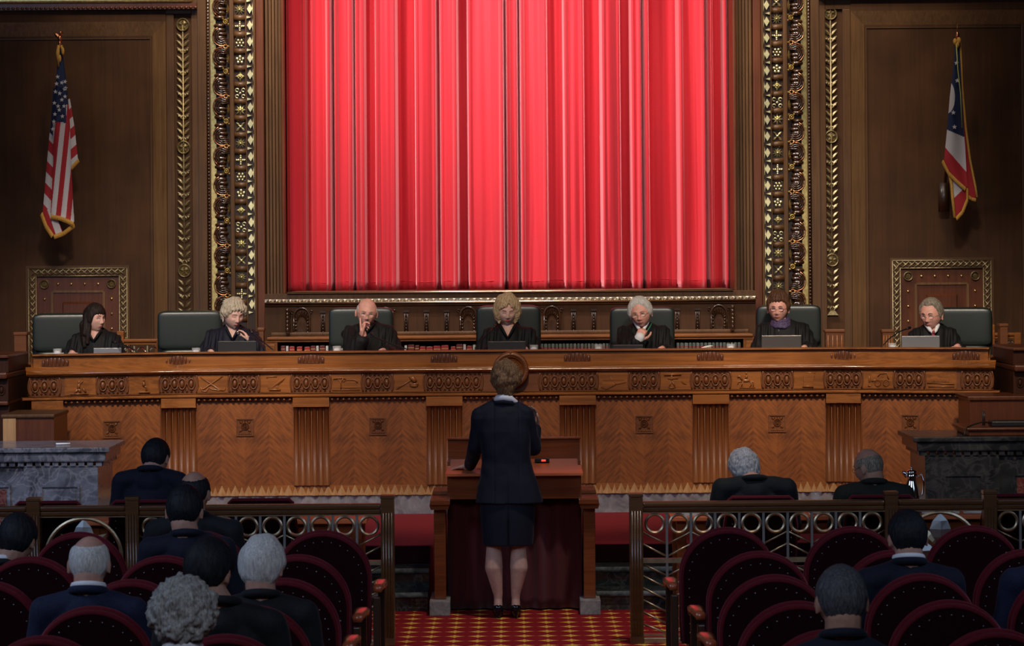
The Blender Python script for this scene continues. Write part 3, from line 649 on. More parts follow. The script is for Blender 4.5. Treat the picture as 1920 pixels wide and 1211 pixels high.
for i, s in enumerate(PS):
    T = BT(s); q0, q1 = max(s-.142, -SE+.01), min(s+.142, SE-.01)
    m = MB(); bbox(m, q0-.0, q1+.0, -.02, .055, 1.236, 1.309); obj('pilaster_cap', m, 'bench', bench)
    m = MB(); w_ = (q1-q0); n = 6
    bbox(m, q0, q1, -.02, .012, .62, 1.236)
    for k in range(n):
        c = q0+(k+.5)*w_/n; r_ = w_/n*.42
        pts = [B(c+r_*math.cos(a), .012+.016*math.sin(a), 0) for a in np.linspace(0, PI, 7)]
        V = [(p.x, p.y, .62) for p in pts]+[(p.x, p.y, 1.234) for p in pts]
        m.add(V, [(j, j+1, j+8, j+7) for j in range(6)]+[tuple(range(7)), tuple(range(13, 6, -1))], 0, True)
    obj('pilaster_flutes', m, 'bench_z', bench)
    # palmette over each pilaster
    m = MB(); c0 = s if abs(s) < 3.6 else s*.9755
    Tp = BT(c0)
    for k in range(-3, 4):
        h = (.080, .076, .066, .052)[abs(k)]; x = k*.030; w2 = .0185 if k else .023
        w2 *= .82; m.prism([(x-w2, 1.573), (x+w2, 1.573), (x+w2, 1.573+h-w2)]+[(x+w2*math.cos(a), 1.573+h-w2+w2*math.sin(a)) for a in np.linspace(.3, PI-.3, 6)]+[(x-w2, 1.573+h-w2)], -.009+.0015*abs(k), 0, T=Tp)
        m.ell((x, -.006, 1.573+h*.47), (w2*.8, .009, h*.46), 8, 8, T=Tp)
    obj('palmette', m, 'carvedbench', bench)
# pyramids along the foot
m = MB(); s = -SE+.03; k = 0
while s < SE-.02:
    T = BT(s); h = .082 if k % 2 == 0 else .072; w_ = .040 if k % 2 == 0 else .022; f = .040 if k % 2 == 0 else .020
    m.add([(-w_, -.004, .542), (w_, -.004, .542), (0, -.004, .542+h), (0, -.004-f, .542), ], [(0, 3, 2), (3, 1, 2), (0, 1, 3)], 0, False, T)
    s += .052; k += 1
obj('pyramid_trim', m, 'bench_l', bench)
# carved frieze blocks
ovals = []; reliefs = []
def block(c, n):
    m = MB(); sp = .072; hw = n*sp/2
    def TT(x): return BT(c+x)
    for k in range(n):
        x = -hw+(k+.5)*sp; T = TT(x)
        m.tube([(.0275*math.cos(a), -.054, 1.421+.042*math.sin(a)) for a in np.linspace(0, 2*PI, 18, endpoint=False)], .0062, 6, closed=True, T=T)
        m.ell((0, -.050, 1.421), (.0175, .018, .030), 12, 8, T=T)
        if k < n-1: m.ell((0, -.052, 1.421), (.009, .012, .009), 8, 6, T=TT(x+sp/2))
    x = -hw+.012
    while x < hw-.008:
        for z_ in (1.462, 1.380, 1.396, 1.446, 1.489, 1.354): m.ell((0, -.046, z_), (.0042, .007, .0042), 6, 4, T=TT(x))
        x += .018
    x = -hw+.018
    while x < hw-.01:
        T = TT(x)
        for z_, d in ((1.479, 1), (1.364, -1)):
            for a in (PI/2, PI/2+1.1, PI/2-1.1, PI/2+2.2, PI/2-2.2): m.leaf((0, -.046, z_), (.011*math.cos(a), -.046, z_+d*.012*math.sin(a)), .004, .012, T=T)
            m.ell((.0165, -.047, z_-.010*d), (.0045, .009, .0045), 6, 4, T=T)
        x += .0335
    for q in (-1, 1):
        m.tube([TT(q*(hw+.004+.012*math.cos(t*PI/2))) @ Vector((0, -.052, 1.421+.068*t)) for t in np.linspace(-1, 1, 9)], .0065, 6)
    obj('oval_carving', m, 'bench_d', bench)
def seg2(m, T, pts, r=.006): m.tube([(p[0], -.054, 1.421+p[1]) for p in pts], r, 6, T=T)
def icon(k, T):
    m = MB(); m.box(-.118, .118, -.050, -.035, 1.350, 1.492, T=T)
    e = lambda x, z, rx, rz, ry=.012: m.ell((x, -.050, 1.421+z), (rx, ry, rz), 10, 7, T=T)
    if k == 0:   # figure with raised arm on a rock
        e(-.01, .03, .012, .014); seg2(m, T, [(-.01, .02), (-.015, -.02)], .012); seg2(m, T, [(-.01, .01), (.02, .04)], .006); seg2(m, T, [(-.015, -.02), (.0, -.05)], .009); seg2(m, T, [(-.015, -.02), (-.05, -.06)], .008); seg2(m, T, [(.02, -.02), (.04, -.05)], .008); seg2(m, T, [(-.08, -.062), (.06, -.062)], .006)
    elif k == 1:  # seated figure
        e(0, .035, .010, .012); seg2(m, T, [(0, .025), (0, -.01)], .012); seg2(m, T, [(0, -.01), (.02, -.02), (.018, -.05)], .008); seg2(m, T, [(-.04, -.058), (.045, -.058)], .008)
    elif k == 2:  # crossed rifles and a horn
        seg2(m, T, [(-.095, .055), (.05, -.045), (.085, -.052)], .006); seg2(m, T, [(.075, .06), (-.07, -.04), (-.09, -.045)], .006); seg2(m, T, [(-.10, -.01), (-.085, -.055), (-.05, -.06), (-.03, -.03), (0, -.045), (.04, -.05), (.09, -.05), (.10, -.03)], .005)
    elif k == 3:  # scroll and quill
        m.box(-.06, .02, -.058, -.05, 1.421-.04, 1.421+.045, T=T); seg2(m, T, [(-.07, .05), (.01, .056)], .009); seg2(m, T, [(-.05, -.048), (.04, -.05)], .009); m.leaf((-.04, -.058, 1.421-.04), (.08, -.058, 1.421+.045), .012, .008, T=T)
    elif k == 4:  # cabin and tree
        seg2(m, T, [(-.04, -.055), (-.038, 0), (-.06, .03)], .006); seg2(m, T, [(-.038, 0), (-.02, .04)], .005); seg2(m, T, [(-.10, .03), (-.03, .04), (.0, .03)], .006); m.box(-.02, .085, -.056, -.05, 1.421-.045, 1.421, T=T); seg2(m, T, [(-.02, .005), (.0, .025), (.07, .022), (.09, .002)], .005); seg2(m, T, [(-.11, -.055), (.11, -.055)], .006)
    elif k == 5:  # gavel and block
        seg2(m, T, [(-.095, -.05), (.02, .02)], .0065)
        m.cyl((0, 0, -.028), .019, .056, 12, T=T @ Matrix.Translation((.033, -.058, 1.421+.028)) @ Matrix.Rotation(R(-35), 4, 'Y')); e(.04, -.015, .038, .012, .02); e(.04, -.028, .034, .012, .018)
    elif k == 6:  # open book
        m.prism([(-.09, -.045+1.421), (-.05, -.06+1.421), (.02, -.025+1.421), (-.03, .045+1.421), (-.07, .03+1.421)], -.060, -.05, T=T); m.prism([(.02, -.025+1.421), (-.03, .045+1.421), (.05, .035+1.421), (.105, -.01+1.421), (.06, -.02+1.421)], -.058, -.05, T=T); seg2(m, T, [(-.03, .047), (.022, -.025)], .005); seg2(m, T, [(-.09, -.047), (-.05, -.063), (.02, -.03)], .005)
    elif k == 7:  # surveying instrument
        seg2(m, T, [(-.09, .045), (.045, .048)], .0095); seg2(m, T, [(-.06, .015), (.02, .018)], .006); seg2(m, T, [(-.03, .045), (-.03, .0)], .008); seg2(m, T, [(-.03, 0), (-.05, -.05)], .006); seg2(m, T, [(-.03, 0), (-.005, -.05)], .006); seg2(m, T, [(-.055, -.05), (-.03, -.06), (.0, -.05)], .006); m.leaf((.04, -.05, 1.421-.005), (.09, -.05, 1.421-.035), .014, .012, T=T)
    elif k == 8:  # horse and rider
        e(0, -.005, .035, .015); seg2(m, T, [(-.03, .0), (-.05, .03), (-.065, .02)], .009); seg2(m, T, [(-.03, -.01), (-.06, -.015), (-.065, -.035)], .005); seg2(m, T, [(-.025, -.01), (-.035, -.05)], .005); seg2(m, T, [(.03, -.01), (.045, -.03), (.03, -.055)], .006); seg2(m, T, [(.03, -.005), (.06, -.02), (.055, -.05)], .005); seg2(m, T, [(.0, .01), (.005, .035)], .010); e(.003, .052, .009, .010); seg2(m, T, [(-.05, -.06), (.07, -.06)], .004)
    elif k == 9:  # hanging scroll
        m.prism([(-.04, 1.421-.045), (.03, 1.421-.05), (.035, 1.421), (.05, 1.421+.045), (-.03, 1.421+.05), (-.045, 1.421+.02)], -.06, -.05, T=T); seg2(m, T, [(-.05, -.052), (.035, -.056)], .009); seg2(m, T, [(-.03, .052), (.05, .05)], .008)
    elif k == 10: # lamp and carriage
        e(-.065, .0, .010, .03); e(-.065, -.05, .014, .008); m.ring((.0, -.052, 1.421-.03), .027, .007, .006, 16, T=T); m.ring((.065, -.052, 1.421-.028), .027, .007, .006, 16, T=T); m.box(-.01, .075, -.056, -.05, 1.421-.01, 1.421+.02, T=T); seg2(m, T, [(-.05, -.015), (-.01, -.005)], .005); seg2(m, T, [(.0, .02), (.02, .045), (.07, .05), (.085, .0)], .005)
    else:         # long building
        m.box(-.08, .06, -.055, -.05, 1.421-.02, 1.421+.02, T=T); m.box(-.03, .01, -.057, -.05, 1.421+.02, 1.421+.04, T=T); seg2(m, T, [(-.11, -.025), (.10, -.035)], .004)
        for x in (-.06, -.03, 0, .03): m.box(x, x+.012, -.059, -.05, 1.421-.012, 1.421+.01, T=T)
        seg2(m, T, [(-.10, -.055), (.10, -.055)], .004)
    obj('relief_panel', m, 'bench', bench)
ik = 0
for i in range(7):
    c = (PS[i]+PS[i+1])/2
    if i != 3: block(c, 3)
    if i != 3:
        icon(ik, BT(c-.245)); icon(ik+1, BT(c+.245)); ik += 2
for s in PS:
    if abs(s) < .6: continue
    block(s if abs(s) < 3 else s*1.0, 4 if abs(s) < 3 else 3)
for q in (-1, 1): block(q*.45, 6)
# seal
m = MB(); T = Matrix.Translation((0, YB, 1.515)) @ Matrix.Rotation(PI/2, 4, 'X')
m.lathe([(0, .13), (.105, .13), (.108, .142), (.125, .144), (.138, .138), (.140, .10), (.140, .0)], 40, T=T)
m.ring((0, YB-.142, 1.515), .104, .006, .006, 36)
for i in range(40):
    a = 2*PI*i/40; m.ell((.118*math.cos(a), YB-.145, 1.515+.118*math.sin(a)), (.005, .005, .005), 6, 4)
for i in range(13):
    a = PI*i/12; m.leaf((.035*math.cos(a), YB-.13, 1.52+.035*math.sin(a)), (.085*math.cos(a), YB-.13, 1.52+.085*math.sin(a)), .007, .008)
m.ell((0, YB-.13, 1.52), (.03, .015, .03), 14, 8)
for z_ in (-.03, -.05, -.07): m.tube([(-.08, YB-.133, 1.515+z_), (.08, YB-.133, 1.515+z_)], .005, 6)
m.ell((0, YB-.14, 1.65), (.01, .01, .01), 8, 6)
obj('round_seal', m, 'bench_d', bench)
# side wings of the bench
for q in (-1, 1):
    r = root('bench_wing', (q*4.4, 21.3, .39), ('dark carved wooden wing at the left end of the bench' if q < 0 else 'dark carved wooden wing at the right end of the bench'), 'bench wing', 'wings of the bench')
    xa, xb = q*3.80, q*5.6; ya = 20.95
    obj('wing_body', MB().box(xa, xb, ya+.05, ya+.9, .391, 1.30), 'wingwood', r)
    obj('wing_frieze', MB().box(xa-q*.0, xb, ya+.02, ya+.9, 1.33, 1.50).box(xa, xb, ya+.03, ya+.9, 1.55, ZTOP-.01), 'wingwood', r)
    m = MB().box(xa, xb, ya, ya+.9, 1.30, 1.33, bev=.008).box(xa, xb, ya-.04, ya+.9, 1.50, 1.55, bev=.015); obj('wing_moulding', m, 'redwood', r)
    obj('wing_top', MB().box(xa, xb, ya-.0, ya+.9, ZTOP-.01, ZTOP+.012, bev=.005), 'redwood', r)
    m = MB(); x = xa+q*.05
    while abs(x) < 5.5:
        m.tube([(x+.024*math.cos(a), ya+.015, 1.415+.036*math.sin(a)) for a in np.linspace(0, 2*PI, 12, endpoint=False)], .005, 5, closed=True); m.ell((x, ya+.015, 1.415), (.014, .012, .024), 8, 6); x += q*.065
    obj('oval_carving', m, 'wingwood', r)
# marble clerk desks
def clerk_desk(q):
    r = root('marble_desk', (q*3.6, 20.2, .39), ('blue grey marble clerk desk at the left below the bench' if q < 0 else 'dark marble clerk desk at the right holding the wooden tray'), 'desk', 'marble clerk desks')
    xa = q*2.87; xb = q*5.4; Y0 = 19.8; Y1 = 20.6; Y = Y0
    ztop = 1.055 if q < 0 else 1.085
    mt = 'greymarble' if q < 0 else 'blackish'
    obj('desk_body', MB().box(xa+q*.09, xb, Y+.07, Y1-.02, .391, ztop-.13).box(xa+q*.09, xa+q*.62, Y+.045, Y+.08, .391, ztop-.13), mt, r)
    obj('desk_top', MB().box(xa, xb, Y, Y1, ztop-.035, ztop, bev=.006).box(xa+q*.03, xb, Y+.02, Y1, ztop-.105, ztop-.035, bev=.012), mt, r)
    m = MB(); x = xa+q*.06
    while abs(x) < 5.3: m.box(x, x+q*.042, Y+.035, Y+.075, ztop-.135, ztop-.105); x += q*.062
    obj('dentils', m, mt, r); m = MB(); y = Y+.07
    while y < Y1-.05: m.box(xa+q*.05, xa+q*.095, y, y+.04, ztop-.135, ztop-.105); y += .062
    obj('dentils', m, mt, r)
    for (a, b2, mt2) in ((.22, .50, mt), (.72, 1.5, 'redmarble'), (1.7, 2.4, 'redmarble')):
        x0, x1 = xa+q*a, xa+q*b2; z0, z1 = .45, ztop-.27
        yf = Y+.045 if a < .5 else Y+.07
        m = MB()
        for (p0, p1, c, e) in ((x0, x1, z1-.014, z1), (x0, x1, z0, z0+.014), (x0, x0+q*.014, z0, z1), (x1-q*.014, x1, z0, z1)): m.box(p0, p1, yf-.012, yf, c, e)
        obj('panel_moulding', m, mt, r); obj('inset_panel', MB().box(x0+q*.03, x1-q*.03, yf-.006, yf+.002, z0+.03, z1-.03), mt2, r)
M['blackish'] = marble('dark grey marble', (.012, .014, .017), (.045, .048, .050), (.15, .14, .15), 4, .2)
clerk_desk(-1); clerk_desk(1)
# clerk furniture on the desks
r = root('record_box', (-3.6, 20.75, .39), 'plain wooden box stand with pale front beyond the left marble desk', 'box stand')
obj('box_body', MB().box(-3.78, -3.40, 20.62, 21.25, .391, 1.225), 'redwood', r); obj('box_lid', MB().box(-3.79, -3.39, 20.60, 21.26, 1.225, 1.25, bev=.006), 'stile', r)
obj('pale_front', MB().box(-3.775, -3.68, 20.606, 20.62, 1.0, 1.22), 'bench_l', r)
r = root('document_tray', (3.7, 20.1, 1.085), 'flat wooden tray on the right marble desk', 'tray')
obj('tray_base', MB().box(3.28, 4.4, 19.88, 20.42, 1.086, 1.125, bev=.006).box(3.25, 4.42, 19.86, 20.44, 1.125, 1.145, bev=.006), 'redwood', r)
r = root('control_box', (3.6, 20.05, 1.146), 'small black electronic box with cables on the wooden tray', 'electronic box')
obj('case', MB().box(3.46, 3.74, 19.96, 20.14, 1.147, 1.185, bev=.008), 'black', r)
obj('antenna', MB().cyl((3.42, 20.10, 1.147), .005, .11, 8).cyl((3.435, 20.12, 1.147), .005, .10, 8), 'black', r)
obj('cable', MB().tube([(3.46, 20.0, 1.17), (3.40, 19.98, 1.18), (3.33, 19.95, 1.165), (3.27, 19.88, 1.15), (3.25, 19.84, 1.13), (3.24, 19.83, 1.10), (3.238, 19.83, 1.089)], .006, 6), 'black', r)
tag(obj('paper_stack', MB().box(3.78, 4.15, 19.93, 20.25, 1.146, 1.172), 'paper', loc=(3.9, 20.1, 1.146)), 'cream paper stack beside the black box on the tray', 'papers')
r = root('desk_cabinet', (3.75, 20.9, .39), 'small reddish wooden cabinet beyond the right marble desk', 'cabinet')
obj('cabinet_body', MB().box(3.42, 3.86, 20.66, 21.2, .391, 1.30), 'redwood', r); obj('cabinet_top', MB().box(3.40, 3.88, 20.64, 21.22, 1.30, 1.33, bev=.006), 'redwood', r)
tag(obj('pen', MB().tube([(-3.30, 20.1, 1.063), (-3.2, 20.12, 1.063)], .007, 8), 'white', loc=(-3.25, 20.1, 1.056)), 'small white pen lying on the left marble desk', 'pen')
# ---- credenza with books behind the judges
DK = 24.2; SK = F/DK
def kz(v): return EYE+(V0-v)*DK/F
r = root('book_credenza', (0, DK, .85), 'low wooden bookcase running behind the judges under the curtain ledge', 'bookcase')
xk0, xk1 = (500-U0)/SK, (1410-U0)/SK
obj('counter_top', MB().box(xk0, xk1, DK-.05, DL-.001, kz(634), kz(629), bev=.006).box(xk0, xk1, DK-.03, DL-.001, kz(638), kz(634)), 'bench', r)
obj('back_board', MB().box(xk0, xk1, DL-.06, DL-.002, .86, kz(638)), 'dark', r); obj('shelf', MB().box(xk0, xk1, DK, DL-.06, 1.44, 1.465), 'bench_d', r)
obj('back_splash', MB().box(xk0, xk1, DL-.05, DL-.002, kz(629), kz(622), bev=.01), 'stile', r)
obj('plinth', MB().box(xk0, xk1, DK, DL-.06, .851, .95), 'bench_d', r)
for px in (502, 1403):
    obj('end_panel', MB().box((px-U0)/SK-.05, (px-U0)/SK+.08, DK-.02, DL-.06, .851, kz(638)), 'bench', r)
    obj('drawer_front', MB().box((px-U0)/SK-.03, (px-U0)/SK+.06, DK-.035, DK-.02, 1.45, kz(642), bev=.005), 'bench', r)
for s_ in (-1, 1):      # wainscot boxes beyond the credenza
    pts = ((492, 590, 500, 655),) if False else ()
random.seed(3)
bk = {'red': plain('red book cloth', (.42, .02, .02), .5), 'dred': plain('dark red book cloth', (.16, .012, .014), .5), 'wht': plain('white book spine', (.7, .7, .68), .6), 'grn': plain('grey green book cloth', (.10, .15, .13), .6), 'gry': plain('pale grey book spine', (.17, .21, .19), .6)}
for k, v in bk.items(): M['bk_'+k] = v
def book_row(u0, u1, w0, w1, kinds, group, lab, cat='book', top=645.5):
    u = u0; k = 0; cnt = {}
    ORD = 'first second third fourth fifth sixth seventh eighth ninth tenth eleventh twelfth thirteenth fourteenth fifteenth sixteenth seventeenth eighteenth nineteenth twentieth'.split()
    while u < u1:
        wpx = random.uniform(w0, w1); kd = kinds[k % len(kinds)]; k += 1
        if kd == 'wht': wpx = 5.2
        x0 = (u-U0)/SK; x1 = (u+wpx-.5)/SK-U0/SK; zt = kz(top+random.uniform(-1.5, 1.5)+(2.5 if kd == 'red' else 0))
        if kd == 'grn' or kd == 'gry': zt = kz(645.5)
        m = MB().box(x0, x1, DK+.02, DK+.20, 1.466, zt, 0, bev=.003).box(x0+.004, x1-.004, DK+.03, DK+.195, zt-.001, zt+.0008, 1)
        if kd in ('red', 'dred'): m.box(x0, x1, DK+.0185, DK+.021, zt-.03, zt-.024, 2)
        if kd in ('grn', 'gry'): m.box(x0, x1, DK+.0185, DK+.021, kz(653), kz(651.5), 3)
        nm = {'red': 'bright red', 'dred': 'dark red', 'wht': 'white spined', 'grn': 'grey green', 'gry': 'pale grey'}[kd]
        o = obj('book', m, ['bk_'+kd, 'paper', 'gold', 'bk_red'], loc=((x0+x1)/2, DK+.1, 1.466)); cnt[nm] = cnt.get(nm, 0)+1; tag(o, ORD[cnt[nm]-1]+' '+nm+' '+lab, cat, nm+' '+group)
        u += wpx+(.8 if kd != 'wht' else 1.5)+(3 if kd == 'red' and random.random() < .35 else 0)
book_row(525, 616, 8, 11, ['dred', 'wht', 'red', 'red', 'red', 'dred', 'wht'], 'books left of the bald judge', 'law book from the left on the shelf left of the bald judge')
book_row(757, 886, 8, 15, ['wht', 'dred', 'dred', 'red', 'red', 'red', 'red', 'red', 'dred', 'wht', 'red'], 'books between the bald judge and the blonde judge', 'law book from the left between the bald and centre judges')
book_row(1012, 1146, 5.6, 6.4, ['grn', 'gry'], 'books between the centre judge and the white haired judge', 'volume from the left between the centre and white haired judges')
book_row(1268, 1384, 5.2, 7.5, ['grn', 'grn', 'gry'], 'books right of the white haired judge', 'volume from the left right of the white haired judge')
# railings with metal rings at both sides behind the judges
for q, (ua, ub) in ((-1, (226, 300)), (1, (1856, 1905))):
    D_ = 24.3; s_ = F/D_; r = root('ring_railing', ((ua+ub)/2/s_-U0/s_, D_, .85), ('brass ring railing with oak rail between the two left judges' if q < 0 else 'brass ring railing at the far right behind the bench'), 'railing', 'ring railings behind the bench')
    x0, x1 = (ua-U0)/s_, (ub-U0)/s_; zt = EYE+(V0-630)*D_/F
    obj('rail', MB().box(x0, x1, D_-.05, D_+.05, zt-.03, zt, bev=.01).box(x0, x1, D_-.03, D_+.03, zt-.05, zt-.03), 'bench', r)
    n = max(2, int(round((x1-x0)/.117))); 
    for k in range(n): obj('ring', MB().ring((x0+(k+.5)*(x1-x0)/n, D_, zt-.115), .045, .013, .015, 24), 'bright', r)
    for k in range(n+1): obj('baluster', MB().box(x0+k*(x1-x0)/n-.006, x0+k*(x1-x0)/n+.006, D_-.01, D_+.01, .851, zt-.05), 'brass', r)
    for k in (0, 1): xx = (x0, x1)[k]; obj('rail_post', MB().box(xx-.03, xx+.03, D_-.055, D_+.055, .851, zt+(.07 if k == 0 else .0), bev=.006), 'bench', r)
for (u0, u1, vt, nm) in ((28, 50, 622, 'plain oak post at far left behind the bench'), (484, 494, 614, 'oak post left of the bookcase'), (1546, 1580, 617, 'fluted oak post right of the short haired judge'), (1652, 1672, 617, 'fluted oak post left of the grey haired judge'), (1872, 1886, 606, 'plain oak post at far right behind the last judge')):
    D_ = 24.1; s_ = F/D_; x0, x1 = (u0-U0)/s_, (u1-U0)/s_; zt = P((u0+u1)/2, vt, D_).z; r = root('oak_post', ((x0+x1)/2, D_, .85), nm, 'post')
    obj('post_shaft', MB().box(x0, x1, D_-.06, D_+.06, .851, zt-.03), 'bench_d', r); obj('post_cap', MB().box(x0-.01, x1+.01, D_-.07, D_+.07, zt-.03, zt, bev=.008), 'bench_d', r)
    if 'fluted' in nm:
        m = MB(); n = 4
        for k in range(n): m.tube([(x0+(k+.5)*(x1-x0)/n, D_-.062, 1.3), (x0+(k+.5)*(x1-x0)/n, D_-.062, zt-.05)], .008, 6)
        obj('fluting', m, 'bench', r)
# ============================================================ LECTERN
r = root('lectern', (0, 18.9, 0), 'wide mahogany lectern with sloping top and dark red drape', 'lectern')
lc = .018
for q in (-1, 1):
    obj('stone_foot', MB().box(lc+q*.435, lc+q*.572, 18.52, 19.05, 0, .098, bev=.004), 'stone', r)
    obj('side_post', MB().box(lc+q*.462, lc+q*.542, 18.62, 19.18, .099, .70, bev=.005), 'lect', r)
    m = MB().box(lc+q*.43, lc+q*.565, 18.54, 19.25, .735, .775, bev=.008); m.prism([(lc+q*.445, .705), (lc+q*.56, .705), (lc+q*.57, .735), (lc+q*.435, .735)], 18.56, 19.22); obj('post_cap', m, 'lect', r)
    obj('cap_block', MB().box(lc+q*.45, lc+q*.558, 18.9, 19.25, .775, .80, bev=.006), 'lect', r)
obj('apron', MB().box(lc-.452, lc+.452, 18.66, 19.2, .765, .93, bev=.004), 'lect', r)
m = MB(); m.hexa([(lc-.462, 18.60, .925), (lc+.462, 18.60, .925), (lc+.448, 19.16, .955), (lc-.448, 19.16, .955), (lc-.462, 18.60, .942), (lc+.462, 18.60, .942), (lc+.448, 19.16, 1.0), (lc-.448, 19.16, 1.0)])
obj('sloping_top', m, 'lecttop', r)
m = MB().box(lc-.455, lc+.455, 19.15, 19.19, .93, 1.135).box(lc-.462, lc+.462, 19.13, 19.20, 1.135, 1.15, bev=.004).box(lc-.455, lc-.435, 18.9, 19.16, .93, 1.0).box(lc+.435, lc+.455, 18.9, 19.16, .93, 1.0)
obj('back_board', m, 'lect', r)
V = []; n = 150; nz = 10
for j in range(nz+1):
    z = .012+(.76-.012)*j/nz
    for i in range(n+1):
        x = lc-.455+.91*i/n; y = 18.80+.022*math.sin(x*52+1.4*math.sin(x*7))+.012*math.sin(x*23+j*.15)
        V.append((x, y, z))
m = MB().add(V, [(j*(n+1)+i, j*(n+1)+i+1, (j+1)*(n+1)+i+1, (j+1)*(n+1)+i) for j in range(nz) for i in range(n)], 0, True)
dr = obj('drape', m, 'drape', r); so = dr.modifiers.new('s', 'SOLIDIFY'); so.thickness = .006
obj('back_panel', MB().box(lc-.45, lc+.45, 19.1, 19.15, .0, .765), 'dark', r)
t = root('timer_display', (.235, 19.0, .99), 'small black timer box with a red light on the lectern', 'timer')
obj('case', MB().box(.16, .26, 18.97, 19.03, .988, 1.012, bev=.003), 'black', t)
me_, nt_, b_ = new_mat('red indicator light'); b_.inputs['Base Color'].default_value = (1, .05, .03, 1); b_.inputs['Emission Color'].default_value = (1, .08, .05, 1); b_.inputs['Emission Strength'].default_value = 1.0; M['led'] = me_
obj('light', MB().box(.205, .235, 18.966, 18.97, .994, 1.007), 'led', t, 'small red indicator light')
# ============================================================ BARRIER
YR = 17.16
def zigzag(m, xs, z0, z1, r_=.0065):
    for a, b2 in zip(xs[:-1], xs[1:]): m.tube([a, b2], r_, 4)
def barrier(q):
    nm = 'left' if q < 0 else 'right'
    r = root('bar_railing', (q*2.6, YR, 0), 'oak and brass railing %s of the aisle with rings and a star medallion' % nm, 'railing')
    posts = [.768, 2.345, 2.955, 4.53]
    for i, px in enumerate(posts):
        x = q*px; p = obj('post', MB().box(x-.041, x+.041, YR-.045, YR+.045, 0, .905, bev=.004).box(x-.044, x+.044, YR-.048, YR+.048, .905, .929, bev=.005), 'rail', r)
        m = MB()
        for k in range(4): m.tube([(x-.026+k*.0173, YR-.046, .05), (x-.026+k*.0173, YR-.046, .82)], .006, 6)
        obj('post_fluting', m, 'rail', p)
    for i in range(3):
        x0, x1 = q*(posts[i]+.041), q*(posts[i+1]-.041); a, b2 = min(x0, x1), max(x0, x1)
        m = MB(); m.box(a, b2, YR-.04, YR+.04, .842, .876, bev=.012).box(a, b2, YR-.03, YR+.03, .815, .842, bev=.006); obj('handrail', m, 'rail', r)
        obj('top_bar', MB().box(a, b2, YR-.012, YR+.012, .803, .815), 'brass', r); obj('bottom_bar', MB().box(a, b2, YR-.03, YR+.03, .0, .035, bev=.004).box(a, b2, YR-.012, YR+.012, .045, .058), 'brass', r)
        if i != 1:
            n = 10; sp = (b2-a)/n
            for k in range(n): obj('ring', MB().ring((a+(k+.5)*sp, YR, .738), .0645, .018, .012, 36), 'brass', r)
            for k in range(1, n): obj('bar', MB().box(a+k*sp-.0075, a+k*sp+.0075, YR-.008, YR+.008, .058, .803), 'steel', r)
            obj('cross_bar', MB().box(a, b2, YR-.010, YR+.010, .495, .525), 'brass', r)
            m = MB()
            for (zt, zb) in ((.687, .610), (.612, .535), (.490, .415), (.415, .340), (.341, .266), (.266, .191), (.192, .117), (.117, .060)):
                for k in range(n):
                    kk = k if q > 0 else n-1-k; s0 = zt if kk % 2 == 0 else zb; s1 = zb if kk % 2 == 0 else zt
                    xa, xb = (a+k*sp, a+(k+1)*sp); za, zb_ = (s0, s1) if q > 0 else (s1, s0)
                    m.tube([(xa, YR, za), (xb, YR, zb_)], .0065, 5)
            obj('chevron_bars', m, 'brass', r)
        else:
            xc = (a+b2)/2; zc = .56; md = obj('medallion_ring', MB().ring((xc, YR, zc), .245, .022, .010, 56), 'brass', r)
            for k in range(8):
                an = PI/2+k*PI/4; big = k % 2 == 0; l = .235 if big else .20; w_ = .066 if big else .042
                obj('leaf', MB().leaf((xc+.03*math.cos(an), YR-(.004 if big else 0), zc+.03*math.sin(an)), (xc+l*math.cos(an), YR-(.004 if big else 0), zc+l*math.sin(an)), w_, .022), 'steel' if big else 'brass', md)
            obj('boss', MB().ell((xc, YR, zc), (.05, .03, .05), 16, 10), 'brass', md)
            m = MB()
            for (za) in (.305, .11): m.box(a, b2, YR-.008, YR+.008, za-.008, za+.008)
            obj('lower_bars', m, 'brass', r)
barrier(-1); barrier(1)
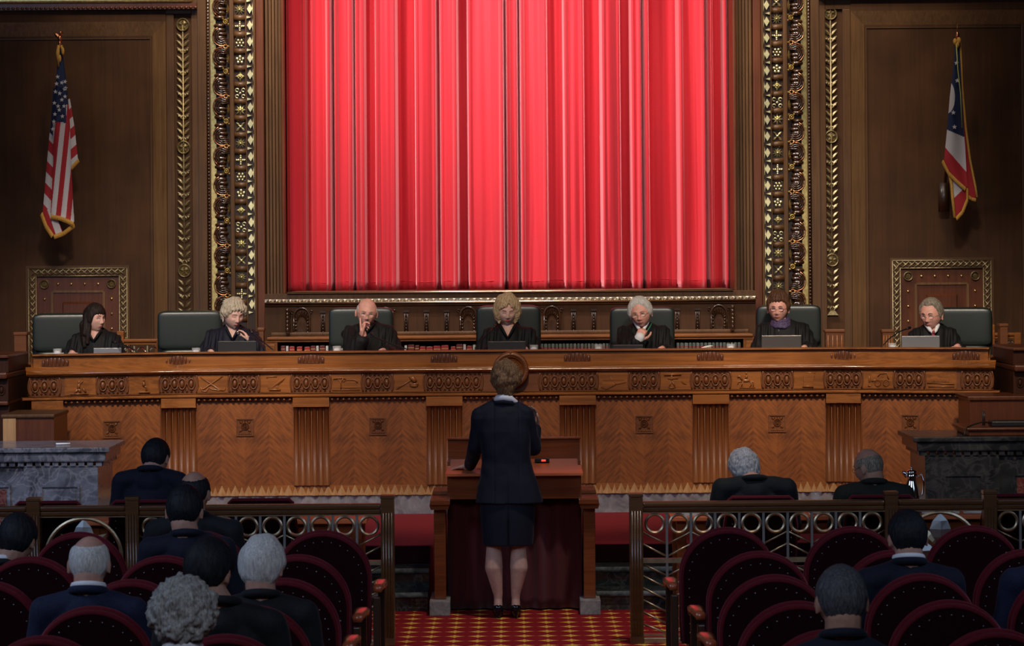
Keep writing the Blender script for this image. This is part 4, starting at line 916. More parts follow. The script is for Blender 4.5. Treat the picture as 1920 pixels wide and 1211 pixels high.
# ============================================================ THEATRE SEATS
def arch(w_, z0, zs, n=20, e=1.0, top=None):
    """outline of an arched back in x,z; top = height of the arc"""
    top = w_ if top is None else top
    pts = [(w_*.97, z0)]+[(w_*math.copysign(abs(math.cos(a))**e, math.cos(a)), zs+top*abs(math.sin(a))**e) for a in np.linspace(0, PI, n)]+[(-w_*.97, z0)]
    return pts
def make_seat():
    """local frame: faces +Y, origin on the floor under the middle of the back"""
    r = root('theatre_seat', (0, 0, 0), 'x', 'seat')
    tilt = Matrix.Translation((0, .0, .42)) @ Matrix.Rotation(R(7), 4, 'X') @ Matrix.Translation((0, 0, -.42))
    m = MB().prism(arch(.236, .34, .70, 30), -.018, .05, T=tilt); obj('back_panel', m, 'maroon', r, local=True)
    m = MB(); o = arch(.238, .34, .70, 30); m.tube([(p[0], -.002, p[1]) for p in o], .0145, 10, T=tilt); m.tube([(p[0], .05, p[1]) for p in o], .018, 8, T=tilt); obj('back_piping', m, 'velvet', r, local=True)
    o = arch(.207, .40, .70, 30); dist = 0; nail = MB().ell((0, 0, 0), (.0036, .004, .0036), 8, 5).mesh('nailhead'); nail.materials.append(M['nail'])
    for p0, p1 in zip(o[:-1], o[1:]):
        L_ = math.dist(p0, p1); s = -dist % .048
        s = (.048-dist) if dist else 0
        while s < L_: nh = bpy.data.objects.new('nailhead', nail); COL.objects.link(nh); nh.parent = r; nh.location = tilt @ Vector((p0[0]+(p1[0]-p0[0])*s/L_, -.020, p0[1]+(p1[1]-p0[1])*s/L_)); s += .048
        dist = (dist+L_) % .048
    obj('inner_back', MB().ell((0, .06, .66), (.21, .045, .27), 20, 12, T=tilt, e=.7), 'velvet', r, local=True)
    obj('seat_cushion', MB().ell((0, .30, .42), (.235, .25, .075), 24, 12, e=.55), 'velvet', r, local=True)
    obj('seat_base', MB().box(-.2, .2, .08, .48, .28, .36, bev=.02), 'dark', r, local=True)
    for q in (-1, 1):
        a = obj('armrest', MB().add(*armrest(q), 0, True), 'armw', r, local=True)
        obj('arm_post', MB().box(q*.268, q*.305, .31, .36, .0, .63, bev=.008), 'dark', a, local=True)
        obj('foot', MB().box(q*.255, q*.310, -.03, .36, 0, .05, bev=.01).box(q*.262, q*.300, -.02, .03, .04, .60, bev=.006), 'dark', r, local=True)
    return r
def armrest(q):
    V = []; Fc = []; n = 10
    for i in range(n+1):
        t = i/n; y = -.02+.42*t; z = .655-.02*math.sin(t*PI)*-1-.03*t*t; w_ = .020+.012*math.sin(t*PI*.9); x = q*(.285+.008*math.sin(t*PI))
        for (dx, dz) in ((-w_, -.030), (w_, -.030), (w_+.004, -.004), (w_*.6, .004), (-w_*.6, .004), (-w_-.004, -.004)): V.append((x+dx, y, z+dz))
    for i in range(n):
        for j in range(6): Fc.append((i*6+j, i*6+(j+1) % 6, (i+1)*6+(j+1) % 6, (i+1)*6+j))
    Fc += [tuple(range(5, -1, -1)), tuple(n*6+j for j in range(6))]
    return V, Fc
seat0 = make_seat(); used = False
ROWS = [(14.77, .0), (13.58, .0), (12.59, .0), (11.63, .0), (10.74, .0), (9.88, .0)]
SEATX = {-1: [(-1.0, -1.645, -2.29, -2.93), (-1.04, -1.69, -2.34, -2.99), (-1.03, -1.715, -2.37, -3.0), (-1.085, -1.745, -2.40), (-1.10, -1.80, -2.45), (-1.13, -1.80)],
         1: [(1.14, 1.80, 2.44, 3.06), (1.20, 1.85, 2.50), (1.18, 1.845, 2.49), (1.185, 1.815, 2.45), (1.205, 1.85, 2.48), (1.19, 1.86)]}
ords = ['front', 'second', 'third', 'fourth', 'fifth', 'nearest']
posn = ['on the aisle', 'next to the aisle seat', 'third from the aisle', 'fourth from the aisle']
seats = []
for ri, (D_, _) in enumerate(ROWS):
    for q in (-1, 1):
        for ci, x in enumerate(SEATX[q][ri]):
            if not used: s_ = seat0; used = True
            else: s_ = copy_tree(seat0)
            s_.location = (x, D_-.07, 0); s_.rotation_euler.z = q*R(1.2)*(1 if ri else .5)
            s_['label'] = 'maroon theatre seat, %s row, %s side, %s' % (ords[ri], 'left' if q < 0 else 'right', posn[ci]); s_['group'] = 'theatre seats in the public rows'
# ============================================================ COUNSEL CHAIRS AND TABLES
def make_counsel_chair():
    r = root('counsel_chair', (0, 0, 0), 'x', 'chair')
    T = Matrix.Translation((0, 0, .42)) @ Matrix.Rotation(R(5), 4, 'X') @ Matrix.Translation((0, 0, -.42))
    w0, w1 = .215, .185
    poly = [(-w0, .40), (w0, .40), (w0*1.02, .70), (w1+.01, .865), (w1-.006, .880), (-w1+.006, .880), (-w1-.01, .865), (-w0*1.02, .70)]
    obj('back_panel', MB().prism(poly, -.02, .05, T=T), 'maroon', r, local=True)
    m = MB().tube([(p[0], 0, p[1]) for p in poly], .015, 8, closed=True, T=T); obj('back_piping', m, 'velvet', r, local=True)
    nail = MB().ell((0, 0, 0), (.0045, .004, .0045), 6, 4).mesh('nailhead'); nail.materials.append(M['bright'])
    for (x, z) in [(-.145+k*.0414, .852) for k in range(8)]+[(q*(.19 if k < 6 else .178), .45+k*.045) for k in range(9) for q in (-1, 1)]:
        nh = bpy.data.objects.new('nailhead', nail); COL.objects.link(nh); nh.parent = r; nh.location = T @ Vector((x, -.023, z))
    obj('seat_cushion', MB().ell((0, .27, .44), (.23, .23, .055), 20, 10, e=.5), 'velvet', r, local=True)
    for q in (-1, 1):
        obj('leg', MB().tube([(q*.19, .02, .42), (q*.20, -.03, 0)], [.022, .016], 8), 'dark', r, local=True); obj('leg', MB().tube([(q*.19, .45, .42), (q*.20, .47, 0)], [.022, .016], 8), 'dark', r, local=True)
        a = obj('armrest', MB().tube([(q*.235, .02, .62), (q*.25, .2, .635), (q*.245, .38, .62)], .018, 8), 'dark', r, local=True); obj('arm_post', MB().tube([(q*.24, .34, .62), (q*.22, .36, .42)], .014, 8), 'dark', a, local=True)
    return r
cc0 = make_counsel_chair(); first = True
for (u, top, D_, lab) in ((92, 924, 17.37, 'maroon chair with straight back before the left marble desk'), (272, 927, 17.40, 'maroon chair holding the dark haired man at the left counsel table'), (490, 926, 17.45, 'empty maroon chair nearest the lectern at the left counsel table'), (1425, 922, 17.37, 'maroon chair behind the grey wavy haired man'), (1650, 920, 17.37, 'maroon chair behind the balding man with glasses'), (1905, 914, 17.37, 'maroon chair at the far right before the dark marble desk')):
    c = cc0 if first else copy_tree(cc0); first = False
    p = P(u, top, D_); c.location = (p.x, D_, 0); c['label'] = lab; c['group'] = 'chairs at the counsel tables'
def counsel_table(q):
    xa, xb = (-2.75, -.93) if q < 0 else (1.02, 3.05)
    r = root('counsel_table', ((xa+xb)/2, 18.1, 0), 'long polished counsel table %s of the lectern' % ('left' if q < 0 else 'right'), 'table', 'counsel tables')
    obj('table_top', MB().box(xa, xb, 17.78, 18.45, .69, .72, bev=.006), 'lecttop', r)
    obj('apron', MB().box(xa+.05, xb-.05, 17.84, 17.86, .60, .69).box(xa+.05, xb-.05, 18.37, 18.39, .60, .69), 'lect', r)
    for x in (xa+.07, xb-.07):
        for y in (17.86, 18.37): obj('leg', MB().box(x-.03, x+.03, y-.03, y+.03, 0, .69, bev=.005), 'lect', r)
counsel_table(-1); counsel_table(1)
for i, (x, y, w_, h, n, lab) in enumerate(((1.09, 17.86, .20, .29, 3, 'loose white papers on the right counsel table nearest the lectern'), (1.93, 17.88, .19, .26, 8, 'stack of papers on the right counsel table between the two men'), (2.62, 17.88, .25, .3, 3, 'white papers on the right counsel table by the star medallion'), (2.93, 17.9, .16, .3, 2, 'white papers at the right end of the counsel table'))):
    m = MB(); rr = random.Random(i)
    for k in range(n):
        T = Matrix.Translation((x+w_/2, y+h/2, .721+k*.006)) @ Matrix.Rotation(rr.uniform(-.15, .15), 4, 'Z'); m.box(-w_/2, w_/2, -h/2, h/2, 0, .004, T=T)
    tag(obj('paper_stack', m, 'paper', loc=(x+w_/2, y+h/2, .721)), lab, 'papers')
p = P(1530, 930, 17.95)
r = root('water_glass', (p.x, 17.95, .72), 'clear tumbler with amber drink on the right counsel table', 'glass')
obj('tumbler', MB().lathe([(.0, .722), (.034, .722), (.038, .86), (.036, .86), (.032, .73), (0, .73)], 20, T=Matrix.Translation((p.x, 17.95, 0))), 'glass', r)
M['tea'] = plain('amber drink', (.35, .13, .04), .1); obj('drink', MB().cyl((p.x, 17.95, .731), .031, .05, 18), 'tea', r)
p = P(1709, 900, 18.1)
r = root('water_pitcher', (p.x, 18.1, .72), 'polished silver pitcher on the right counsel table beside the bald man', 'pitcher')
T = Matrix.Translation((p.x, 18.1, .721)) @ Matrix.Diagonal((.85, .85, .95, 1))
obj('pitcher_body', MB().lathe([(0, 0), (.045, 0), (.05, .02), (.062, .08), (.055, .15), (.035, .20), (.032, .225), (.045, .255), (.04, .255), (.03, .22), (.0, .21)], 24, T=T), 'bright', r)
obj('handle', MB().tube([(.04, 0, .23), (.075, 0, .25), (.095, 0, .19), (.085, 0, .11), (.058, 0, .07)], .008, 8, T=T), 'bright', r)
obj('spout', MB().tube([(-.035, 0, .235), (-.06, 0, .262), (-.07, 0, .268)], [.018, .012, .006], 8, T=T), 'bright', r)
obj('lid', MB().ell((0, 0, .262), (.04, .04, .02), 14, 8, T=T).ell((0, 0, .29), (.011, .011, .013), 8, 6, T=T), 'bright', r)
# ============================================================ JUDGES' CHAIRS
def make_exec():
    """local frame: faces -Y, origin on floor"""
    r = root('judge_chair', (0, 0, 0), 'x', 'chair')
    obj('upper_back_cushion', MB().ell((0, .0, .985), (.268, .075, .165), 36, 22, e=.20), 'leather', r, local=True)
    obj('lower_back_cushion', MB().ell((0, .0, .66), (.255, .07, .165), 28, 16, e=.28), 'leather', r, local=True)
    obj('back_shell', MB().ell((0, .045, .83), (.272, .05, .325), 28, 18, e=.22), 'leather', r, local=True)
    obj('seat_cushion', MB().ell((0, -.28, .47), (.26, .27, .06), 24, 12, e=.35), 'leather', r, local=True)
    for q in (-1, 1):
        a = obj('armrest', MB().ell((q*.30, -.25, .66), (.035, .19, .022), 14, 10, e=.5), 'leather', r, local=True); obj('arm_bracket', MB().tube([(q*.30, -.2, .65), (q*.30, -.2, .5), (q*.2, -.2, .42)], .014, 8), 'black', a, local=True)
    obj('column', MB().cyl((0, -.27, .1), .03, .32, 14), 'black', r, local=True)
    for k in range(5):
        a = 2*PI*k/5+.3; l = obj('base_leg', MB().tube([(0, -.27, .10), (.29*math.cos(a), -.27+.29*math.sin(a), .07)], [.028, .018], 8), 'black', r, local=True); obj('caster', MB().ell((.29*math.cos(a), -.27+.29*math.sin(a), .03), .03, 10, 8), 'black', l, local=True)
    return r
ch0 = make_exec(); first = True
YC = 23.18
JCH = [(122, 588, 8, 1.0, 'leftmost'), (356, 583, 6, 1.0, 'second from left'), (677, 577, 1, 1.0, 'third from left'), (953, 573, 0, 1.0, 'centre'), (1204, 576, -1, 1.0, 'third from right'), (1478, 572, -3, 1.0, 'second from right'), (1797, 577, -10, 1.03, 'rightmost')]
jn = ['long dark hair', 'short blonde hair turned to the side', 'bald head', 'blonde bob', 'white hair', 'short brown hair', 'grey hair and red tie']
for (u, v, rz, sc_, lab), who in zip(JCH, jn):
    c = ch0 if first else copy_tree(ch0); first = False; p = P(u, v, YC)
    c.location = (p.x, YC, .851); c.rotation_euler.z = R(rz); c.scale = (sc_, sc_, (p.z-.851)/1.15)
    c['label'] = 'black green leather chair behind the judge with %s' % who; c['group'] = 'leather chairs along the bench'
# ============================================================ THINGS ON THE BENCH
ZD = 1.5825
def laptop(u0, u1, vt, mat, lab, D_=22.35, ang=12):
    a = P(u0, vt, D_); b2 = P(u1, vt, D_); w_ = b2.x-a.x; h = max(.06, a.z-ZD-.012); r = root('laptop', ((a.x+b2.x)/2, D_, ZD), lab, 'laptop')
    xc = (a.x+b2.x)/2; T = Matrix.Translation((xc, D_, ZD+.012)) @ Matrix.Rotation(R(0), 4, 'X')
    obj('lid', MB().box(-w_/2, w_/2, -.006, .004, 0, h, bev=.004, T=T), mat, r); obj('display', MB().box(-w_/2+.01, w_/2-.01, .0045, .006, .012, h-.01, T=T), 'black', r)
    obj('keyboard_base', MB().box(xc-w_/2, xc+w_/2, D_+.003, D_+.13, ZD+.0005, ZD+.012, bev=.003), mat, r)
laptop(175.5, 227.8, 652.5, 'screen', 'silver laptop in front of the dark haired judge at the left')
laptop(408, 481, 639.5, 'black', 'black laptop in front of the short haired blonde judge')
laptop(914, 986, 640, 'black', 'black laptop in front of the centre judge with blonde bob')
laptop(1148, 1206, 646.5, 'black', 'flat black laptop in front of the white haired judge')
laptop(1428, 1502.5, 629, 'greylid', 'dark silver laptop in front of the judge with purple scarf')
laptop(1690.5, 1762, 630, 'screen', 'pale silver laptop in front of the grey haired judge with red tie')
def tumbler(u, v, lab, cont='white', D_=22.02, rad=.035):
    p = P(u, v, D_); h = p.z-ZD; T = Matrix.Translation((p.x, D_, ZD)); r = root('drinking_glass', (p.x, D_, ZD), lab, 'glass')
    obj('tumbler', MB().lathe([(0, .001), (rad*.9, .001), (rad, h), (rad-.003, h), (rad*.9-.003, .008), (0, .008)], 20, T=T), 'glass', r)
    obj('napkin', MB().ell((0, 0, h*.5), (rad*.8, rad*.8, h*.36), 12, 8, T=T, e=.6), cont, r)
tumbler(107.5, 653.5, 'clear tumbler with white napkin by the leftmost judge'); tumbler(367.5, 652, 'clear tumbler with white napkin left of the short haired blonde judge')
tumbler(631.5, 648.5, 'clear tumbler left of the bald judge'); tumbler(1001, 646.5, 'clear tumbler right of the black laptop of the centre judge')
tumbler(1122, 645.5, 'white filled tumbler left of the white haired judge'); tumbler(1370, 644.5, 'clear tumbler left of the judge with purple scarf'); tumbler(1673, 643, 'clear tumbler beside the microphone of the grey haired judge')
p = P(1326, 648, 22.0); tag(obj('folded_paper', MB().leaf((p.x-.05, 22.0, 1.66), (p.x+.05, 22.02, 1.675), .02, .01, nrm=(0, 0, 1)).box(p.x-.04, p.x+.04, 21.97, 22.1, ZD+.001, 1.66), 'paper', loc=(p.x, 22, ZD)), 'crumpled white paper on the bench right of the white haired judge', 'paper')
def mic(pts, lab, D0=22.1, D1=22.35, thick=.0055):
    n = len(pts); Q = [P(u, v, D0+(D1-D0)*i/(n-1)) for i, (u, v) in enumerate(pts)]; b0 = Q[0]; base = Vector((b0.x, D0, ZD))
    r = root('microphone', base, lab, 'microphone')
    obj('base', MB().cyl((b0.x, D0, ZD+.0005), .05, .018, 20, r2=.04), 'black', r)
    obj('gooseneck', MB().tube([(b0.x, D0, ZD+.015), (b0.x, D0, b0.z-.02)]+Q, thick, 6), 'black', r)
    d = (Q[-1]-Q[-2]).normalized(); obj('head', MB().tube([Q[-1]-d*.01, Q[-1]+d*.035], [.008, .012], 10).ell(Q[-1]+d*.04, .0125, 10, 8), 'black', r)
mic([(254, 657), (240, 650), (224, 645), (216, 642)], 'thin gooseneck microphone at the leftmost judge')
mic([(512, 656), (500, 646), (483, 633), (472, 623)], 'thin gooseneck microphone right of the short haired blonde judge')
mic([(762, 654), (735, 645), (707, 634), (700, 628)], 'thin gooseneck microphone in front of the bald judge')
mic([(891, 652), (903, 638), (918, 622), (927, 613)], 'thin gooseneck microphone left of the centre judge')
mic([(1655, 648), (1668, 634), (1688, 621), (1701, 616)], 'black gooseneck microphone left of the grey haired judge')
# ============================================================ FLAGS
M['fblue'] = plain('flag blue', (.010, .022, .075), .8, sheen=.2); M['fred'] = plain('flag red', (.42, .016, .024), .8, sheen=.2); M['fwhite'] = plain('flag white', (.62, .58, .58), .8, sheen=.2); M['fringe'] = plain('gold fringe', (.62, .33, .06), .7, noise_s=200, amt=.4)
def sheet(mb, rows, D_, colf, nu=40, depth=.05, folds=1.5, ph=0, back=False, th=.004):
    nu *= 2
    """rows: (v, u_left, u_right) ; colf(u,v in pixels)->material index"""
    V = []; nv = 170; v0, v1 = rows[0][0], rows[-1][0]
    vs_ = [r_[0] for r_ in rows]; ls = [r_[1] for r_ in rows]; rs = [r_[2] for r_ in rows]
    for j in range(nv+1):
        v = v0+(v1-v0)*j/nv; a = np.interp(v, vs_, ls); b2 = np.interp(v, vs_, rs)
        for i in range(nu+1):
            t = i/nu; u = a+(b2-a)*t; y = D_-depth*math.sin(folds*2*PI*t+ph+.3*math.sin(v*.02))*min(1, (b2-a)/40)
            V.append((u, v, y))
    W_ = [P(u, v, y) for u, v, y in V]; b0 = len(mb.v); mb.v += [tuple(p) for p in W_]
    for j in range(nv):
        for i in range(nu):
            k = j*(nu+1)+i; mb.f.append((b0+k, b0+k+1, b0+k+nu+2, b0+k+nu+1)); u = sum(V[x][0] for x in (k, k+1, k+nu+1, k+nu+2))/4; v = sum(V[x][1] for x in (k, k+1, k+nu+1, k+nu+2))/4
            mb.m.append(colf(u, v)); mb.sm.append(True)
    return mb
def star5(m, c, r_, mi, rot=0):
    pts = []
    for k in range(10):
        a = PI/2+rot+k*PI/5; q = r_ if k % 2 == 0 else r_*.42; pts.append((c[0]+q*math.cos(a), c[2]+q*math.sin(a)))
    m.prism(pts, c[1]-.003, c[1]+.001, mi)
def pole(r, tip, foot):
    tip = Vector(tip); foot = Vector(foot); obj('flagpole', MB().tube([foot, tip], .013, 10), 'redwood', r)
DF = 24.35
# stars and stripes
r = root('flag', P(112, 380, 24.9), 'draped stars and stripes flag with gold fringe on the left panel', 'flag')
pole(r, P(112, 75, DF+.03), P(120, 380, 24.93)); m = MB(); c = P(120, 376, 24.93); m.cyl((c.x, c.y-.03, c.z-.12), .035, .25, 12); obj('pole_bracket', m, 'dark', r)
m = MB(); t = P(112, 72, DF); m.ell(t, (.018, .018, .03), 10, 8); m.leaf(t+Vector((0, 0, .0)), t+Vector((-.05, 0, .05)), .015, .01); m.leaf(t+Vector((0, 0, .02)), t+Vector((.028, 0, .06)), .018, .01); m.ell(t+Vector((.006, 0, .05)), (.012, .012, .014), 8, 6); m.ell(t+Vector((0, 0, -.05)), (.012, .012, .03), 8, 6); obj('eagle_finial', m, 'copper', r)
fl = MB()
def c_back(u, v):      # right flap: diagonal bars
    k = (v-185+(u-130)*.9)/19.5; return 2 if int(math.floor(k)) % 2 == 0 else 1
sheet(fl, [(185, 122, 131), (240, 122, 140), (302, 128, 146.5), (318, 128, 133)], DF+.05, c_back, 16, .01, .5)
def c_left(u, v):
    if v < 228+(u-90)*.9+18: return 0
    k = (v-262-(u-92)*1.1)/22; return 1 if int(math.floor(k)) % 2 == 0 else 2
sheet(fl, [(165, 100, 110), (220, 96, 108), (260, 92, 106), (340, 85, 103), (398, 80, 100), (420, 86, 112), (440, 98, 120), (445, 101, 106)], DF+.02, lambda u, v: c_left(u, v) if v < 392 else (1 if int((u-78-(v-400)*.35)/13) % 2 == 0 else 2), 24, .02, .6)
def c_main(u, v):
    cant = 232+(u-105)*.0
    if v < 228+abs(u-112)*.25 and not (u > 124 and v > 196+(124-u)*-.2): return 0
    s = (u-97)-(262-v)*.135+(v-262)*.0   # bars run down to the left
    k = (u+(v-230)*.105-104)/9.5
    return 1 if int(math.floor(k)) % 2 == 0 else 2
sheet(fl, [(88, 110, 114), (110, 109, 119), (160, 104, 125), (200, 101, 129), (232, 99, 131), (300, 100, 133), (398, 95, 138), (404, 96, 139), (412, 110, 139), (416, 126, 139)], DF, c_main, 40, .03, .8, .5)
for (u, v) in ((108, 144), (116, 155), (122, 153), (106, 157), (121, 167), (112, 175), (122, 181), (104, 172), (116, 187), (111, 206), (120, 199), (102, 193), (117, 218), (103, 214), (101, 228), (99, 242), (123, 165), (109, 199)):
    p = P(u, v, DF-.045); star5(fl, p, .020, 2, random.uniform(-.2, .2))
obj('flag_cloth', fl, ['fblue', 'fred', 'fwhite'], r)
m = MB()
def fringe(m, pts, D_, w=.034):
    m = MB()
    for (u0, v0), (u1, v1) in zip(pts[:-1], pts[1:]):
        a = P(u0, v0, D_); b2 = P(u1, v1, D_); d = (b2-a); n = max(2, int(d.length/.007)); nn = Vector((d.z, 0, -d.x)).normalized()
        if nn.z > 0: nn = -nn
        for k in range(n): q = a+d*(k/n); m.tube([q, q+nn*w*.5+Vector((0, -.004, -w*.5))], [.005, .0035], 4)
    obj('gold_fringe', m, 'fringe', r)
fringe(m, [(80, 398), (88, 420), (101, 440)], DF+.01, .045); fringe(m, [(101, 440), (118, 434), (139, 418)], DF+.01, .04); fringe(m, [(96, 402), (112, 405), (128, 411), (139, 417)], DF-.03, .04); fringe(m, [(133, 312), (147, 297)], DF+.04, .035)
m = MB(); m.tube([P(110, 85, DF-.02), P(108, 100, DF-.03), P(110, 125, DF-.03)], [.012, .018, .006], 8); m.tube([P(115, 85, DF-.02), P(118, 98, DF-.03)], [.01, .012], 8)
for (u, v) in ((108, 105), (112, 110), (118, 96)): m.ell(P(u, v, DF-.03), (.014, .014, .035), 8, 6)
obj('tassel', m, 'fringe', r)
# swallow tailed state flag
r = root('flag', P(1775, 370, 24.9), 'draped blue flag with white disc, stars and red white bars on the right panel', 'flag')
pole(r, P(1795, 68, DF+.03), P(1769, 378, 24.93)); c = P(1769, 372, 24.9); m = MB().cyl((c.x, c.y-.02, c.z-.12), .05, .26, 14); obj('pole_bracket', m, 'dark', r)
t = P(1795, 66, DF); m = MB().ell(t, (.018, .018, .035), 10, 8).tube([t, t+Vector((0, 0, .10))], [.006, .001], 6); obj('finial', m, 'copper', r)
fl = MB()
sheet(fl, [(90, 1797, 1801), (200, 1801, 1809), (300, 1808, 1819), (345, 1812, 1826), (362, 1812, 1831), (372, 1822, 1828)], DF+.05, lambda u, v: 1, 10, .01, .5)
def c_oh(u, v):
    disc = (u-1777)**2/13.5**2+(v-182)**2/30**2 < 1
    bound = 243+(u-1775)*.42
    if v < bound: return 2 if disc and v > 150 else 0
    b2_ = bound+34+(u-1772)*.75
    if v < b2_: return 2
    return 1
sheet(fl, [(84, 1790, 1799), (120, 1788, 1801), (180, 1781, 1804), (240, 1776, 1807), (280, 1772, 1810), (300, 1770, 1811), (320, 1779, 1812), (340, 1793, 1813), (350, 1803, 1814)], DF, c_oh, 40, .022, .8, .4)
sheet(fl, [(325, 1781, 1790), (345, 1784, 1812), (365, 1786, 1813), (385, 1788, 1808), (405, 1790, 1795)], DF+.03, lambda u, v: 2 if v < 372-(u-1788)*.95 else 1, 16, .01, .5)
for (u, v) in ((1793.5, 118), (1795, 151), (1787.5, 211), (1789.5, 238)): star5(fl, P(u, v, DF-.04), .022, 2)
obj('flag_cloth', fl, ['fblue', 'fred', 'fwhite'], r)
m = MB(); fringe(m, [(1769, 300), (1780, 322), (1796, 338), (1812, 352)], DF-.01, .035); fringe(m, [(1812, 352), (1812, 372), (1803, 395), (1791, 408)], DF+.02, .035); obj('gold_fringe', MB().tube([P(u, v, DF+.02) for u, v in ((1780, 325), (1784, 345), (1786, 370), (1790, 408))], .014, 6), 'fringe', r); obj('gold_fringe', MB().tube([P(u, v, DF+.03) for u, v in ((1800, 80), (1804, 160), (1811, 240), (1819, 300), (1829, 350), (1832, 370))], .011, 6), 'fringe', r); fringe(m, [(1812, 362), (1822, 370), (1831, 372)], DF+.04, .03)
m = MB()
for (u, v) in ((1791, 78), (1798, 76), (1795, 84)): m.ell(P(u, v, DF-.02), (.02, .02, .03), 8, 6)
obj('tassel', m, 'fringe', r)
M['cord'] = plain('yellow green cord', (.45, .50, .12), .7)
obj('cord', MB().tube([P(u, v, DF-.05) for u, v in ((1793, 82), (1796, 130), (1801, 175), (1804, 240))], .005, 6), 'cord', r)
# ============================================================ PEOPLE
def G(a, s): return math.exp(-(a/s)**2)
def head_pt(px, py, pz, fat=1.0):
    x = .0825*px*fat; z = .118*pz; y = .098*py
    if pz < 0:
        t = -pz; x *= 1-.30*t**1.7
        y *= (1-.42*t**1.3) if py > 0 else (1-.06*t)
        if py < 0: y -= .010*t*max(0, -py)
    else:
        x *= 1+.04*math.sin(pz*PI)
        if py > 0: y *= 1+.06*min(1, pz/.4)*min(1, py/.3)
    if py < .05:
        ax = abs(x); k = min(1, max(0, (.05-py)/.3))
        y *= .94
        b = .021*G(z+.034, .012)*G(x, .010)+.013*G(z+.012, .020)*G(x, .008)+.009*G(z+.039, .007)*G(ax-.013, .006)
        b += -.011*(G(ax-.031, .014)*G(z-.002, .011))+.005*G(ax-.028, .020)*G(z-.024, .008)+.005*G(ax-.043, .018)*G(z+.026, .018)
        b += .006*G(x, .021)*G(z+.066, .010)-.004*G(x, .022)*G(z+.0665, .0022)-.003*G(x, .016)*G(z+.083, .006)+.006*G(x, .020)*G(z+.102, .013)
        b += -.002*G(ax-.022, .006)*G(z+.050, .012)
        y -= b*k
    return Vector((x, y, z))
def head_mesh(mb, T, nu=84, nv=72, fat=1.0):
    V = []; Fc = []
    V.append(head_pt(0, 0, -1, fat))
    for j in range(1, nv):
        th = -PI/2+PI*j/nv
        for i in range(nu):
            a = 2*PI*i/nu; V.append(head_pt(math.cos(th)*math.sin(a), -math.cos(th)*math.cos(a), math.sin(th), fat))
    V.append(head_pt(0, 0, 1, fat)); n = nu
    for i in range(n): Fc.append((0, 1+i, 1+(i+1) % n)); Fc.append((len(V)-1, 1+(nv-2)*n+(i+1) % n, 1+(nv-2)*n+i))
    for j in range(nv-2):
        for i in range(n): a = 1+j*n+i; b = 1+j*n+(i+1) % n; Fc.append((a, a+n, b+n, b))
    mb.add(V, Fc, 0, True, T)
    for q in (-1, 1):
        E = T @ Matrix.Translation((q*.0865*fat, .014, -.012)) @ Matrix.Rotation(q*R(26), 4, 'Z') @ Matrix.Rotation(R(-10), 4, 'X')
        mb.ell((0, 0, .004), (.009, .018, .030), 12, 8, T=E); mb.ell((0, .0, -.024), (.008, .010, .011), 8, 6, T=E)
def surf(x, z, fat=1.0, out=0.0):
    pz = z/.118; tp = (1-.30*(-pz)**1.7) if pz < 0 else (1+.04*math.sin(pz*PI)); px = x/(.0825*fat*tp); py = -math.sqrt(max(0.0, 1-px*px-pz*pz))
    p = head_pt(px, py, pz, fat); return Vector((p.x, p.y-out, p.z))
def patch(mb, T, fx, nu, nv, out, mi=0):
    """fx(u,v)->(x,z) on the face"""
    V = []
    for j in range(nv+1):
        for i in range(nu+1):
            u, v = i/nu, j/nv; x, z = fx(u, v); edge = min(u, 1-u, v, 1-v)*4; V.append(surf(x, z, 1, out*min(1, edge)-.0015+.0015*min(1, edge)))
    mb.add(V, [(j*(nu+1)+i, j*(nu+1)+i+1, (j+1)*(nu+1)+i+1, (j+1)*(nu+1)+i) for j in range(nv) for i in range(nu)], mi, True, T)
def hairline(a, style):
    """lowest polar height (pz) that carries hair, for azimuth a (0 front .. pi back)"""
    F_ = {'short': [(0, .56), (.55, .56), (.95, .42), (1.15, .0), (1.35, -.18), (1.6, -.12), (1.9, -.38), (2.3, -.70), (PI, -.76)],
          'recede': [(0, .70), (.35, .72), (.7, .74), (1.0, .45), (1.2, .0), (1.4, -.2), (1.65, -.12), (1.9, -.35), (2.3, -.60), (PI, -.64)],
          'part': [(0, .74), (.3, .72), (.6, .60), (.9, .34), (1.1, -.05), (1.35, -.25), (1.6, -.15), (1.9, -.38), (2.3, -.64), (PI, -.7)],
          'bald': [(0, 9), (.9, 9), (1.15, .15), (1.35, -.15), (1.6, -.1), (1.9, -.32), (2.3, -.58), (PI, -.62)],
          'fringe': [(0, .34), (.5, .36), (.85, .22), (1.05, -.2), (1.3, -.45), (1.6, -.5), (2.0, -.7), (2.4, -.85), (PI, -.88)],
          'wavy': [(0, .60), (.5, .55), (.8, .34), (1.05, -.05), (1.25, -.2), (1.5, -.1), (1.8, -.45), (2.2, -.75), (PI, -.85)],
          'bob': [(0, .66), (.35, .62), (.75, .40), (1.0, -.1), (1.15, -.55), (1.3, -.80), (1.6, -.86), (2.2, -.9), (PI, -.92)]}[style]
    return float(np.interp(abs(a), [f[0] for f in F_], [f[1] for f in F_]))
